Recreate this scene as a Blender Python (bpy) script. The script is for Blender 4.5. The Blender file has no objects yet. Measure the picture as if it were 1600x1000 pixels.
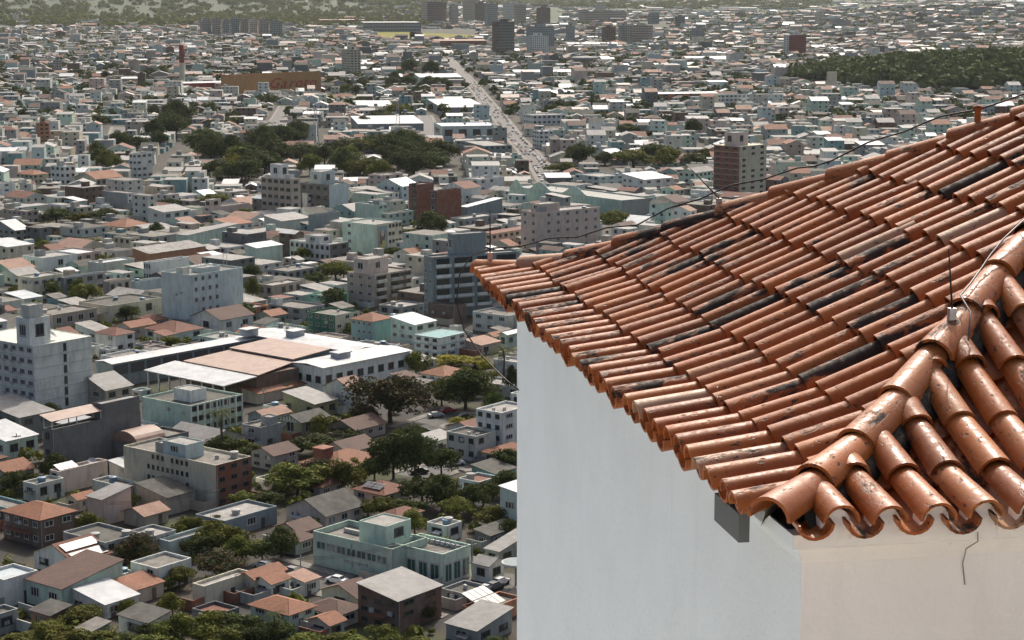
import bpy, bmesh, math, random
import numpy as np
from mathutils import Vector, Matrix
R = math.radians
rnd = random.Random(7)
SC = bpy.context.scene
COL = SC.collection

# ------------------------------------------------------------------ camera
F_PX, CX, CY, YH, CAM_H = 3050.0, 800.0, 500.0, -22.0, 107.0
TH = math.atan((CY - YH) / F_PX)
cam = bpy.data.cameras.new('camera')
cam.sensor_width = 36.0
cam.lens = F_PX / 1600.0 * 36.0
cam.clip_start = 0.1
cam.clip_end = 60000.0
cam_o = bpy.data.objects.new('camera', cam)
COL.objects.link(cam_o)
cam_o.location = (0, 0, CAM_H)
cam_o.rotation_euler = (math.pi / 2 - TH, 0, 0)
SC.camera = cam_o

# ------------------------------------------------------------------ sky, sun, exposure
SUN_AZ, SUN_EL = R(12.0), R(43.0)
world = bpy.data.worlds.new('World')
SC.world = world
world.use_nodes = True
wn = world.node_tree
wn.nodes.clear()
sky = wn.nodes.new('ShaderNodeTexSky')
sky.sky_type = 'NISHITA'
sky.sun_disc = False
sky.sun_elevation = SUN_EL
sky.sun_rotation = SUN_AZ
sky.altitude = 100.0
sky.air_density = 0.65
sky.dust_density = 7.0
sky.ozone_density = 0.35
bg = wn.nodes.new('ShaderNodeBackground')
bg.inputs['Strength'].default_value = 0.125
wo = wn.nodes.new('ShaderNodeOutputWorld')
wn.links.new(sky.outputs[0], bg.inputs[0])
wn.links.new(bg.outputs[0], wo.inputs[0])
sl = bpy.data.lights.new('sun', 'SUN')
sl.energy = 2.7
sl.angle = R(0.5)
sl.color = (1.0, 0.93, 0.83)
so = bpy.data.objects.new('sun', sl)
COL.objects.link(so)
sv = Vector((math.cos(SUN_EL) * math.sin(SUN_AZ), math.cos(SUN_EL) * math.cos(SUN_AZ), math.sin(SUN_EL)))
so.rotation_euler = sv.to_track_quat('Z', 'Y').to_euler()
so.location = (0, 0, 400)
SC.view_settings.view_transform = 'Standard'
SC.view_settings.look = 'None'
SC.view_settings.gamma = 1.0
SC.view_settings.exposure = 0.52
SC.cycles.use_denoising = True
SC.cycles.max_bounces = 6
SC.cycles.diffuse_bounces = 4
SC.cycles.volume_bounces = 0
SC.cycles.transparent_max_bounces = 8

# ------------------------------------------------------------------ image <-> place
_c, _s = math.cos(TH), math.sin(TH)
def ground(px, py, z=0.0):
    """the point at height z that the photograph shows at this pixel"""
    a, b = (px - CX) / F_PX, (CY - py) / F_PX
    d = (a, _c + b * _s, -_s + b * _c)
    k = (z - CAM_H) / d[2]
    return Vector((d[0] * k, d[1] * k, z))
def proj(x, y, z):
    z = z - CAM_H
    d = y * _c - z * _s
    return CX + F_PX * x / d, CY - F_PX * (y * _s + z * _c) / d
def scale_at(py):
    return (py - YH) / CAM_H          # picture units per metre near the ground

# ------------------------------------------------------------------ mesh helpers
class MB:
    def __init__(self):
        self.v, self.f, self.m = [], [], []
    def quad(self, a, b, c, d, m=0):
        n = len(self.v); self.v += [a, b, c, d]; self.f.append((n, n+1, n+2, n+3)); self.m.append(m)
    def poly(self, pts, m=0):
        n = len(self.v); self.v += list(pts); self.f.append(tuple(range(n, n+len(pts)))); self.m.append(m)
    def box(self, x0, y0, z0, x1, y1, z1, m=0, bottom=True):
        n = len(self.v)
        self.v += [(x0,y0,z0),(x1,y0,z0),(x1,y1,z0),(x0,y1,z0),(x0,y0,z1),(x1,y0,z1),(x1,y1,z1),(x0,y1,z1)]
        fs = [(0,1,5,4),(1,2,6,5),(2,3,7,6),(3,0,4,7),(4,5,6,7)]
        if bottom: fs.append((3,2,1,0))
        for f in fs:
            self.f.append(tuple(n+i for i in f)); self.m.append(m)
    def cyl(self, c, r, z0, z1, n=10, m=0, r1=None):
        r1 = r if r1 is None else r1
        k = len(self.v)
        for i in range(n):
            a = 2*math.pi*i/n; self.v.append((c[0]+r*math.cos(a), c[1]+r*math.sin(a), z0))
        for i in range(n):
            a = 2*math.pi*i/n; self.v.append((c[0]+r1*math.cos(a), c[1]+r1*math.sin(a), z1))
        for i in range(n):
            j = (i+1) % n; self.f.append((k+i, k+j, k+n+j, k+n+i)); self.m.append(m)
        self.f.append(tuple(k+n+i for i in range(n))); self.m.append(m)
        self.f.append(tuple(k+n-1-i for i in range(n))); self.m.append(m)
    def tube(self, pts, r, n=6, m=0):
        """a bent rod through pts; r one radius or one per point"""
        rs = r if isinstance(r, (list, tuple)) else [r]*len(pts)
        k = len(self.v); P = [Vector(p) for p in pts]
        prev = None
        for i, p in enumerate(P):
            t = (P[min(i+1, len(P)-1)] - P[max(i-1, 0)]).normalized()
            ref = prev if prev is not None else (Vector((0,0,1)) if abs(t.z) < .9 else Vector((1,0,0)))
            a = (ref - t*ref.dot(t)).normalized(); b = t.cross(a); prev = a
            for j in range(n):
                q = 2*math.pi*j/n
                self.v.append(tuple(p + (a*math.cos(q) + b*math.sin(q))*rs[i]))
        for i in range(len(P)-1):
            for j in range(n):
                l = (j+1) % n
                self.f.append((k+i*n+j, k+i*n+l, k+(i+1)*n+l, k+(i+1)*n+j)); self.m.append(m)
        self.f.append(tuple(k+n-1-j for j in range(n))); self.m.append(m)
        e = k+(len(P)-1)*n
        self.f.append(tuple(e+j for j in range(n))); self.m.append(m)
    def mesh(self, name, mats, smooth=False):
        me = bpy.data.meshes.new(name)
        me.from_pydata([tuple(p) for p in self.v], [], self.f)
        for mt in (mats if isinstance(mats, (list, tuple)) else [mats]): me.materials.append(mt)
        if any(self.m): me.polygons.foreach_set('material_index', self.m)
        if smooth: me.polygons.foreach_set('use_smooth', [True]*len(self.f))
        me.update()
        return me
def link(name, data, parent=None, loc=None, rz=None):
    o = bpy.data.objects.new(name, data)
    COL.objects.link(o)
    if parent is not None: o.parent = parent
    if loc is not None: o.location = loc
    if rz is not None: o.rotation_euler = (0, 0, rz)
    return o
def tag(o, label=None, cat=None, group=None, kind=None):
    if label: o['label'] = label
    if cat: o['category'] = cat
    if group: o['group'] = group
    if kind: o['kind'] = kind
    return o

# ------------------------------------------------------------------ materials
def new_mat(name):
    m = bpy.data.materials.new(name); m.use_nodes = True
    nt = m.node_tree; b = nt.nodes['Principled BSDF']
    return m, nt, b
def N(nt, typ, **kw):
    n = nt.nodes.new(typ)
    for k, v in kw.items(): setattr(n, k, v)
    return n
def ramp(nt, src, stops):
    r = N(nt, 'ShaderNodeValToRGB')
    e = r.color_ramp.elements
    e[0].position, e[0].color = stops[0][0], (*stops[0][1], 1)
    e[1].position, e[1].color = stops[-1][0], (*stops[-1][1], 1)
    for p, c in stops[1:-1]:
        x = e.new(p); x.color = (*c, 1)
    nt.links.new(src, r.inputs[0])
    return r.outputs[0]
def noise(nt, vec, scale, detail=4, rough=.55):
    n = N(nt, 'ShaderNodeTexNoise'); n.inputs['Scale'].default_value = scale
    n.inputs['Detail'].default_value = detail; n.inputs['Roughness'].default_value = rough
    if vec is not None: nt.links.new(vec, n.inputs['Vector'])
    return n.outputs[0]
def mapping(nt, vec, scale):
    n = N(nt, 'ShaderNodeMapping'); n.inputs['Scale'].default_value = scale
    nt.links.new(vec, n.inputs['Vector']); return n.outputs[0]
def mix(nt, fac, a, b, mode='MIX'):
    n = N(nt, 'ShaderNodeMix'); n.data_type = 'RGBA'; n.blend_type = mode
    for s, v in ((n.inputs[0], fac), (n.inputs[6], a), (n.inputs[7], b)):
        if isinstance(v, (int, float)): s.default_value = v
        elif isinstance(v, tuple): s.default_value = (*v[:3], 1)
        else: nt.links.new(v, s)
    return n.outputs[2]
def math_n(nt, op, a, b=None):
    n = N(nt, 'ShaderNodeMath'); n.operation = op
    for s, v in ((n.inputs[0], a), (n.inputs[1], b)):
        if v is None: continue
        if isinstance(v, (int, float)): s.default_value = v
        else: nt.links.new(v, s)
    return n.outputs[0]
def bump(nt, b, h, strength=.3, dist=.02):
    n = N(nt, 'ShaderNodeBump'); n.inputs['Strength'].default_value = strength; n.inputs['Distance'].default_value = dist
    nt.links.new(h, n.inputs['Height']); nt.links.new(n.outputs[0], b.inputs['Normal'])
def maprange(nt, v, a, b, c=0., d=1.):
    n = N(nt, 'ShaderNodeMapRange'); n.inputs[1].default_value = a; n.inputs[2].default_value = b
    n.inputs[3].default_value = c; n.inputs[4].default_value = d
    nt.links.new(v, n.inputs[0]); return n.outputs[0]

def plain(name, col, rough=.7, metal=0.0, spec=.4):
    m, nt, b = new_mat(name)
    b.inputs['Base Color'].default_value = (*col, 1); b.inputs['Roughness'].default_value = rough
    b.inputs['Metallic'].default_value = metal; b.inputs['Specular IOR Level'].default_value = spec
    return m

def tile_mat():
    m, nt, b = new_mat('terracotta_tile')
    tc = N(nt, 'ShaderNodeTexCoord'); oi = N(nt, 'ShaderNodeObjectInfo')
    r = oi.outputs['Random']
    off = N(nt, 'ShaderNodeVectorMath', operation='SCALE'); off.inputs[0].default_value = (37.1, 91.7, 53.3)
    nt.links.new(r, off.inputs['Scale'])
    ad = N(nt, 'ShaderNodeVectorMath', operation='ADD')
    nt.links.new(tc.outputs['Object'], ad.inputs[0]); nt.links.new(off.outputs[0], ad.inputs[1])
    v = ad.outputs[0]
    base = ramp(nt, r, [(0., (.19,.048,.009)), (.3, (.33,.090,.015)), (.55, (.24,.064,.012)), (.8, (.37,.108,.020)), (.95,(.32,.108,.030)), (.97,(.36,.20,.11)), (1., (.38,.25,.16))])
    r2 = math_n(nt, 'FRACT', math_n(nt, 'MULTIPLY', r, 17.37))
    n1 = noise(nt, mapping(nt, v, (1., 1., 1.)), 7., 6, .65)
    col = mix(nt, maprange(nt, n1, .35, .7), base, mix(nt, .22, base, (.46,.20,.10)))
    # pale lime bloom
    n2 = noise(nt, v, 13., 5, .7)
    col = mix(nt, maprange(nt, n2, .58, .70, 0., .3), col, (.48,.30,.19))
    # black mould, long blotches, more of it on some tiles
    n3 = noise(nt, mapping(nt, v, (1.6, .55, 1.6)), 6., 8, .72)
    amt = ramp(nt, r2, [(0., (.0,.0,.0)), (.35, (.07,.07,.07)), (.75, (.125,.125,.125)), (.94, (.17,.17,.17)), (.96, (.22,.22,.22)), (1., (.28,.28,.28))])
    gp = N(nt, 'ShaderNodeNewGeometry').outputs['Position']
    amt = math_n(nt, 'ADD', amt, maprange(nt, noise(nt, gp, 1.1, 3, .5), .47, .68, -.04, .12))
    thr = math_n(nt, 'SUBTRACT', .668, amt)
    mo = math_n(nt, 'MULTIPLY', math_n(nt, 'SUBTRACT', n3, thr), 13.)
    cl = N(nt, 'ShaderNodeClamp'); nt.links.new(mo, cl.inputs[0])
    # fine pits
    n4 = noise(nt, mapping(nt, v, (1., .45, 1.)), 42., 3, .6)
    pit = maprange(nt, n4, .605, .66, 0., .9)
    n4b = noise(nt, v, 5., 2, .5)
    pit = math_n(nt, 'MULTIPLY', pit, maprange(nt, n4b, .36, .56))
    dark = math_n(nt, 'MAXIMUM', cl.outputs[0], pit)
    col = mix(nt, dark, col, mix(nt, n4, (.013,.010,.008), (.045,.032,.024)))
    nt.links.new(col, b.inputs['Base Color'])
    n5 = noise(nt, v, 26., 5, .7)
    rg = math_n(nt, 'ADD', maprange(nt, n5, .36, .62, .22, .60), math_n(nt, 'MULTIPLY', dark, .3))
    nt.links.new(rg, b.inputs['Roughness'])
    b.inputs['Specular IOR Level'].default_value = .24
    hh = math_n(nt, 'SUBTRACT', math_n(nt, 'MULTIPLY', n2, .5), math_n(nt, 'MULTIPLY', dark, .35))
    bump(nt, b, hh, .6, .008)
    return m
def plaster(name, col, dirt=(.42,.42,.36), amt=.35, streak=True):
    m, nt, b = new_mat(name)
    g = N(nt, 'ShaderNodeNewGeometry').outputs['Position']
    n1 = noise(nt, g, 1.1, 6, .6)
    n2 = noise(nt, mapping(nt, g, (3., 3., .35)), 1.6, 5, .65)
    c = mix(nt, maprange(nt, n1, .45, .75, 0., amt), col, dirt)
    c = mix(nt, maprange(nt, n2, .58, .8, 0., amt*.8), c, dirt)
    n3 = noise(nt, g, 9., 3, .6)
    c = mix(nt, maprange(nt, n3, .72, .76, 0., amt), c, (.3,.29,.25))
    nt.links.new(c, b.inputs['Base Color']); b.inputs['Roughness'].default_value = .85
    b.inputs['Specular IOR Level'].default_value = .25
    bump(nt, b, math_n(nt, 'ADD', noise(nt, g, 25., 5, .6), math_n(nt, 'MULTIPLY', noise(nt, g, 3., 3, .5), 3.)), .5, .012)
    return m
M_TILE = tile_mat()
M_WALL_A = plaster('sky_tinted_limewash', (.73,.81,.83), (.54,.59,.58), .26)  # left wall: cool tint of the skylight is put into the white
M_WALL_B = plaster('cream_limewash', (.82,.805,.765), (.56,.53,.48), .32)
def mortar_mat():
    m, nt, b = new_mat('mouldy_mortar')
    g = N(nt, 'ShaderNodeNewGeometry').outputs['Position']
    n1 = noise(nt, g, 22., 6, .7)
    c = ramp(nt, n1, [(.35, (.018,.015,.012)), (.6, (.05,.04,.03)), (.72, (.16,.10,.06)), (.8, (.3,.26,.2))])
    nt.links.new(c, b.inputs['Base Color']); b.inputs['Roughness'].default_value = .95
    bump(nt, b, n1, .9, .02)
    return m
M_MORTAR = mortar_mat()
M_GREYWOOD = plain('grey_painted_wood', (.10,.115,.115), .6)
M_CABLE = plain('black_cable', (.012,.012,.013), .5)
M_STEEL = plain('galvanised_steel', (.45,.45,.46), .4, .8)
# ================================================================== chapel in front of the camera
AZ = R(-10.6)
U = Vector((math.sin(AZ), math.cos(AZ), 0)); V = Vector((math.cos(AZ), -math.sin(AZ), 0))
CORNER = Vector((1.104, 8.0, CAM_H - 2.1846 - 0.10))      # eave corner, on the roof surface
EAVE = 7.38; PITCH = .205; TLEN = .50; EXPO = .42
PT = [0, .35, .65, .95, 1.3, 1.65, 1.9, 2.3, 3.0, 8.0]
PZ = [0, .065, .155, .295, .465, .635, .765, .955, 1.32, 3.92]
def zt(t):
    if t < 0: return t * .19
    for i in range(len(PT)-1):
        if t <= PT[i+1]:
            return PZ[i] + (PZ[i+1]-PZ[i])*(t-PT[i])/(PT[i+1]-PT[i])
_sa = [(-.4, -.407)]
_t = -.4
while _t < 4.0:
    _t2 = _t + .01
    _sa.append((_t2, _sa[-1][1] + math.hypot(.01, zt(_t2)-zt(_t)))); _t = _t2
_s0 = min(_sa, key=lambda q: abs(q[0]))[1]
_ss = np.array([q[1]-_s0 for q in _sa]); _tt = np.array([q[0] for q in _sa])
def t_at(s): return float(np.interp(s, _ss, _tt))
# local chapel frame: x along V from the corner, y along U from the corner, z up
ROT = Matrix((( V.x, U.x, 0), (V.y, U.y, 0), (0, 0, 1)))
chapel = link('chapel', None, None, CORNER)
chapel.matrix_world = Matrix.Translation(CORNER) @ ROT.to_4x4()
tag(chapel, 'white-walled chapel with mossy terracotta tiled hip roof in the right foreground', 'chapel')
LENX = 15.0                                             # the building goes on to the right, out of frame
def surf(x, y):
    t = min(x, y, EAVE - y)
    return zt(t)

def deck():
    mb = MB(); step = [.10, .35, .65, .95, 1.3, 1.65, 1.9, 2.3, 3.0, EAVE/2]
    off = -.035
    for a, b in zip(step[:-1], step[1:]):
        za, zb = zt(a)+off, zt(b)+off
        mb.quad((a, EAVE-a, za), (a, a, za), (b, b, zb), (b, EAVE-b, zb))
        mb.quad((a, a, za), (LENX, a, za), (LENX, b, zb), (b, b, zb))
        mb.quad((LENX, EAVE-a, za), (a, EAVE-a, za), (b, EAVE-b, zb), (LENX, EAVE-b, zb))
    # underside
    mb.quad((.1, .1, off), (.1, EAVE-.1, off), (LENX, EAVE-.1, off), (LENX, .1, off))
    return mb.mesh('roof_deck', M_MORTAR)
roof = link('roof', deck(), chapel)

def barrel(w0, w1, length, rise=.5, th=.014, n=9, up=True, name='tile'):
    """half-round tile along +y, lower end at y=0: w0 wide there, w1 at the upper end"""
    mb = MB(); rings = []
    for (y, w) in ((0, w0), (length*.5, (w0+w1)/2), (length, w1)):
        o, i = [], []
        for k in range(n+1):
            a = math.pi*k/n
            x, z = -math.cos(a), math.sin(a)
            r = w/2; h = w*rise
            o.append((x*r, y, z*h)); i.append((x*(r-th), y, z*(h-th)))
        rings.append((o, i))
    if not up:
        rings = [([(x,y,-z) for x,y,z in o], [(x,y,-z) for x,y,z in i]) for o, i in rings]
    vs = []; idx = {}
    for a, (o, i) in enumerate(rings):
        for b, (pp) in enumerate((o, i)):
            for k, p in enumerate(pp):
                idx[(a, b, k)] = len(vs); vs.append(p)
    fs = []
    for a in range(2):
        for k in range(n):
            fs.append((idx[a,0,k], idx[a+1,0,k], idx[a+1,0,k+1], idx[a,0,k+1]))
            fs.append((idx[a,1,k+1], idx[a+1,1,k+1], idx[a+1,1,k], idx[a,1,k]))
        fs.append((idx[a,1,0], idx[a+1,1,0], idx[a+1,0,0], idx[a,0,0]))
        fs.append((idx[a,0,n], idx[a+1,0,n], idx[a+1,1,n], idx[a,1,n]))
    for k in range(n):
        fs.append((idx[0,0,k+1], idx[0,1,k+1], idx[0,1,k], idx[0,0,k]))
        fs.append((idx[2,0,k], idx[2,1,k], idx[2,1,k+1], idx[2,0,k+1]))
    if not up: fs = [f[::-1] for f in fs]
    me = bpy.data.meshes.new(name); me.from_pydata(vs, [], fs); me.materials.append(M_TILE)
    me.polygons.foreach_set('use_smooth', [True]*len(fs))
    bm = bmesh.new(); bm.from_mesh(me); bmesh.ops.recalc_face_normals(bm, faces=bm.faces)
    for e in bm.edges:
        if len(e.link_faces) == 2 and e.calc_face_angle(0) > .8: e.smooth = False
    bm.to_mesh(me); bm.free(); me.update()
    return me
COVERS = [barrel(.146+d, .118+d, TLEN*(1+d), .54, .014, 9, True, 'cover_tile') for d in (-.008, 0., .009)]
COVERS_S = [barrel(.168+d, .136+d, TLEN*(1+d), .50, .014, 10, True, 'cover_tile') for d in (-.006, 0., .007)]
PANS = [barrel(.165, .185, TLEN, .44, .014, 8, False, 'channel_tile')]
HIPS = [barrel(.200+d, .162+d, .56, .50, .017, 12, True, 'hip_tile') for d in (-.006, .006)]
def frame(lo, hi, side, roll=0.):
    y = (hi-lo).normalized(); x = (side - y*side.dot(y)).normalized(); z = x.cross(y)
    m = Matrix((( x.x, y.x, z.x, lo.x), (x.y, y.y, z.y, lo.y), (x.z, y.z, z.z, lo.z), (0,0,0,1)))
    return m @ Matrix.Rotation(roll, 4, 'Y')
def put(name, me, mat4, cuts=()):
    """one tile; cuts: (point, normal) planes that trim it at the hips (normal points to the part cut off)"""
    hit = False
    for co, no in cuts:
        ds = [(mat4 @ v.co - co).dot(no) for v in me.vertices]
        if max(ds) > 0.004: hit = True
        if min(ds) > -.03: return None
    if hit:
        me = me.copy(); bm = bmesh.new(); bm.from_mesh(me); inv = mat4.inverted()
        for co, no in cuts:
            bmesh.ops.bisect_plane(bm, geom=bm.verts[:]+bm.edges[:]+bm.faces[:], plane_co=inv @ co,
                                   plane_no=(mat4.to_3x3().transposed() @ no), clear_outer=True)
        bm.to_mesh(me); bm.free()
        if len(me.polygons) < 3: return None
        ys = [v.co.y for v in me.vertices]
        if max(ys)-min(ys) < .07 or (max(v.co.x for v in me.vertices)-min(v.co.x for v in me.vertices)) < .06: return None
    o = link(name, me, roof); o.matrix_local = mat4
    return o
H45 = Vector((1, -1, 0)).normalized()                   # across the near hip
H45F = Vector((1, 1, 0)).normalized()                   # across the far hip
Z3 = Vector((0, 0, 1))
tr = random.Random(21)
def slope_tiles(side, count, first, PITCH):
    """side 'W': slope over the long left eave; 'S': slope over the right eave"""
    for i in range(count):
        for kind in ('channel_tile', 'cover_tile'):
            e = first + i*PITCH + (PITCH/2 if kind == 'cover_tile' else 0)
            jit = tr.uniform(-.008, .008)
            for k in range(0, 10):
                s0 = k*EXPO - .07 + (0 if kind == 'cover_tile' else (-.015 if side == 'S' else .02)) + tr.uniform(-.02, .02)
                t0, t1 = t_at(s0), t_at(s0+TLEN)
                lim = min(e, EAVE-e) if side == 'W' else e
                if t0 > lim + .25 or t0 > EAVE/2: break
                lift = .040 if kind == 'cover_tile' else .046
                if kind == 'cover_tile': z0, z1 = zt(t0)+lift+.016, zt(t1)+lift-.006
                else: z0, z1 = zt(t0)+lift+.012, zt(t1)+lift-.012
                sl_ = tr.uniform(-.010, .010); dx = jit + tr.uniform(-.006, .006)
                slip = 0
                if kind == 'cover_tile' and tr.random() < .035: sl_ = tr.choice((-1, 1))*tr.uniform(.03, .055); slip = .012
                if side == 'W':
                    lo = Vector((t0, e+dx, z0+slip)); hi = Vector((t1, e+dx+sl_, z1+slip)); sd = Vector((0, -1, 0))
                    # left slope lies where x<y and x<EAVE-y
                    cuts = [(Vector((0, 0, 0)) - H45*.045, H45), (Vector((0, EAVE, 0)) - H45F*.045, H45F)]
                else:
                    lo = Vector((e+dx, t0, z0+slip)); hi = Vector((e+dx+sl_, t1, z1+slip)); sd = Vector((1, 0, 0))
                    cuts = [(Vector((0, 0, 0)) + H45*.045, -H45), (Vector((0, EAVE/2+.1, 0)), Vector((0, 1, 0)))]
                if side == 'W' and (e < .13 or (kind == 'channel_tile' and (e > EAVE-.12 or (e < .25 and k == 0)))): continue
                me = tr.choice(COVERS if side == 'W' else COVERS_S) if kind == 'cover_tile' else PANS[0]
                put(kind, me, frame(lo, hi, sd, tr.uniform(-.03, .03)), cuts)
slope_tiles('W', 37, -.02, .205)
slope_tiles('S', 19, .168, .22)
# the far slope, out of sight from here: ribs of the same tiles joined
def far_slope():
    mb = MB()
    for i in range(34):
        e = .2 + i*PITCH
        for k in range(9):
            t0, t1 = t_at(k*EXPO-.05), min(t_at(k*EXPO+.40), e-.12)
            if t0 > min(e-.2, EAVE/2-.1): break
            w = .075; n = 5
            for j in range(n):
                a0, a1 = math.pi*j/n, math.pi*(j+1)/n
                p = [(e-math.cos(a)*w, EAVE-t, zt(t)+.05+math.sin(a)*w) for t, a in ((t0, a0), (t0, a1), (t1, a1), (t1, a0))]
                mb.quad(*p)
    return mb.mesh('far_tiles', M_TILE)
tag(link('far_slope_tiles', far_slope(), roof), kind='stuff')
# hips
def hip(start, d2):
    s, k = -.03, 0
    while True:
        ta, tb = s/1.0, 0
        def pt(s_):
            t = s_/math.sqrt(2.2)
            return Vector((start[0]+d2[0]*t, start[1]+d2[1]*t, zt(t)))
        if s/math.sqrt(2.2) > EAVE/2 - .1: break
        lo, hi = pt(s), pt(s+.56)
        lo.z += .064 + tr.uniform(-.003, .004); hi.z += .046
        sd = Vector((d2[1], -d2[0], 0)).normalized()
        j = tr.uniform(-.012, .012)
        lo += sd*j; hi += sd*(j+tr.uniform(-.014, .014))
        put('hip_tile', tr.choice(HIPS), frame(lo, hi, sd, tr.uniform(-.05, .05)))
        s += .455
hip((0, 0), (1, 1)); hip((0, EAVE), (1, -1))
# mouldy mortar bedding under the hip tiles
def bedding(start, d2):
    mb = MB(); n = 44; m = 9; g = {}
    sd = Vector((d2[1], -d2[0], 0)).normalized(); bed_r = random.Random(5)
    for i in range(n+1):
        t = .10 + (EAVE/2-.10)*i/n
        c = Vector((start[0]+d2[0]*t, start[1]+d2[1]*t, zt(t)))
        for j in range(m+1):
            q = (j/m-.5)*2
            w = (.155 + bed_r.uniform(-.018, .018))*min(1., .35+max(t, 0)/.22)
            h = .095*(1-q*q)**.5 if abs(q) < 1 else 0
            p = c + sd*(q*w) + Z3*(h + bed_r.uniform(-.012, .012) - abs(q)*.05)
            g[i, j] = len(mb.v); mb.v.append(tuple(p))
    for i in range(n):
        for j in range(m):
            mb.f.append((g[i,j], g[i,j+1], g[i+1,j+1], g[i+1,j])); mb.m.append(0)
    return mb.mesh('mortar', M_MORTAR, True)
link('mortar_bed', bedding((0, 0), (1, 1)), chapel)
link('mortar_bed', bedding((0, EAVE), (1, -1)), chapel)
# walls
WX, WY0, WY1 = .20, .19, 6.86
def wall_mesh():
    mb = MB(); zb, zt_ = -9.0, -.02
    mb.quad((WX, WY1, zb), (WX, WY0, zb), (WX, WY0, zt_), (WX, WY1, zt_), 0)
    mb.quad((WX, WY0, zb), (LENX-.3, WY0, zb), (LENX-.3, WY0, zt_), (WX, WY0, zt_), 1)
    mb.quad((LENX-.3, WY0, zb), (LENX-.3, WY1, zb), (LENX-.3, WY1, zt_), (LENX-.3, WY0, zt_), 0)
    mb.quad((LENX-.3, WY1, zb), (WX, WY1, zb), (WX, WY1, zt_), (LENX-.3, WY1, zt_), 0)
    return mb.mesh('chapel_wall', [M_WALL_A, M_WALL_B])
link('wall', wall_mesh(), chapel)
def cornice_mesh():
    mb = MB()
    prof = [(0.0, -.200), (.012, -.198), (.018, -.180), (.030, -.176), (.036, -.152), (.060, -.146), (.068, -.118), (.110, -.100), (.165, -.085), (.172, -.022), (.02, -.018)]
    for (a, za), (b, zb) in zip(prof[:-1], prof[1:]):
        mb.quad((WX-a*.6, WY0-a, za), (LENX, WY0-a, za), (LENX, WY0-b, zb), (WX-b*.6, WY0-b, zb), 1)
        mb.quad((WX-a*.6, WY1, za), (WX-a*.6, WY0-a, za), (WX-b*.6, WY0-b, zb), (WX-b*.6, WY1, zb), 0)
    return mb.mesh('cornice', [M_WALL_A, M_WALL_B])
link('cornice', cornice_mesh(), chapel)
# plaster plugs that close the cover tiles along the right eave
pm = MB(); n_ = 8
for k in range(n_):
    a0, a1 = math.pi*k/n_, math.pi*(k+1)/n_
    p0, p1 = (-.066*math.cos(a0), .064*math.sin(a0)), (-.066*math.cos(a1), .064*math.sin(a1))
    pm.quad((p0[0], 0, p0[1]), (p0[0], .08, p0[1]), (p1[0], .08, p1[1]), (p1[0], 0, p1[1])); pm.poly([(p0[0], 0, p0[1]), (p1[0], 0, p1[1]), (0, 0, -.0)])
pm.box(-.066, 0, -.075, .066, .08, 0)
PLUG = pm.mesh('plaster_plug', M_WALL_B)
for i in range(19): link('plaster_plug', PLUG, chapel, (.168+.11+i*.22, -.012+tr.uniform(-.012, .012), zt(0)+.030))
# grey wooden gutter bracket below the eave corner
mbk = MB(); mbk.box(-.03, .38, -.15, .02, .76, -.02)
link('eave_bracket', mbk.mesh('eave_bracket', M_GREYWOOD), chapel)
# lightning conductor: cable along the far hip, rods on their clamps
def hip_pt(t, far, up=.2):
    return Vector((t, EAVE-t if far else t, zt(t)+up))
cab = MB()
pts = []
for i in range(40):
    t = 3.6 - i*3.6/39
    pts.append(tuple(hip_pt(t, True, .215 + .05*abs(math.sin(t*3.1)) + .012*math.sin(t*17))))
pts += [(-.06, EAVE+.10, .17), (-.14, EAVE+.14, .02), (-.17, EAVE+.12, -.2), (-.13, EAVE, -.40), (-.02, EAVE-.2, -.58), (.12, EAVE-.45, -.72), (.20, EAVE-.60, -.78)]
cab.tube(pts, .006, 6)
link('lightning_cable', cab.mesh('cable', M_CABLE, True), chapel)
cab = MB()
pts = [tuple(hip_pt(3.6 - i*(3.6-1.45)/20, False, .205+.01*math.sin(i*1.3)) + H45*(-.02+.012*math.sin(i))) for i in range(21)]
e0 = Vector(pts[-1])
pts += [tuple(e0 + H45*.10 + Vector((-.08, -.08, -.06))), tuple(e0 + H45*.16 + Vector((-.20, -.20, -.17)))]
cab.tube(pts, .005, 6)
link('lightning_cable', cab.mesh('cable', plain('dull_steel', (.12,.12,.12), .5, .5), True), chapel)
def rod(base, top):
    mb = MB(); mb.tube([tuple(base), tuple(base + (top-base)*.5), tuple(top)], [.006, .005, .003], 6)
    r_ = link('lightning_rod', mb.mesh('rod', M_CABLE), chapel)
    c = MB(); c.box(base.x-.018, base.y-.018, base.z-.09, base.x+.018, base.y+.018, base.z)
    link('clamp', c.mesh('clamp', M_STEEL), r_)
b1 = hip_pt(.07, True, .21); rod(b1, b1 + Vector((.0, 0, .33)))
b1 = hip_pt(1.50, True, .21); rod(b1, b1 + Vector((-.22, .0, .22)))
b1 = hip_pt(1.36, False, .21); rod(b1, b1 + Vector((-.03, .0, .30)))
b1 = hip_pt(2.86, True, .21)
mbk = MB(); mbk.cyl((b1.x, b1.y), .022, b1.z-.12, b1.z+.05, 10); mbk.cyl((b1.x, b1.y), .034, b1.z+.02, b1.z+.045, 10)
link('cable_holder', mbk.mesh('holder', M_TILE), chapel)
mbk = MB(); mbk.tube([(.93, WY0-.175, .02), (.935, WY0-.178, -.09), (.94, WY0-.05, -.16), (.945, WY0-.008, -.24), (.96, WY0-.006, -.34)], .0028, 5)
link('hanging_wire', mbk.mesh('wire', plain('old_wire', (.2,.18,.16), .8)), chapel)

# unseen sunlit stone terrace that the camera stands on, and the wooded rock under it all
tm = MB(); tm.box(-14, -16, 100, 13, 3.4, 105.25)
tag(link('terrace', tm.mesh('terrace', plaster('bounce_stone', (.58,.545,.50), (.4,.37,.33), .4))), kind='structure')  # out of view, added to bounce warm sunlight onto the right wall

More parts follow.
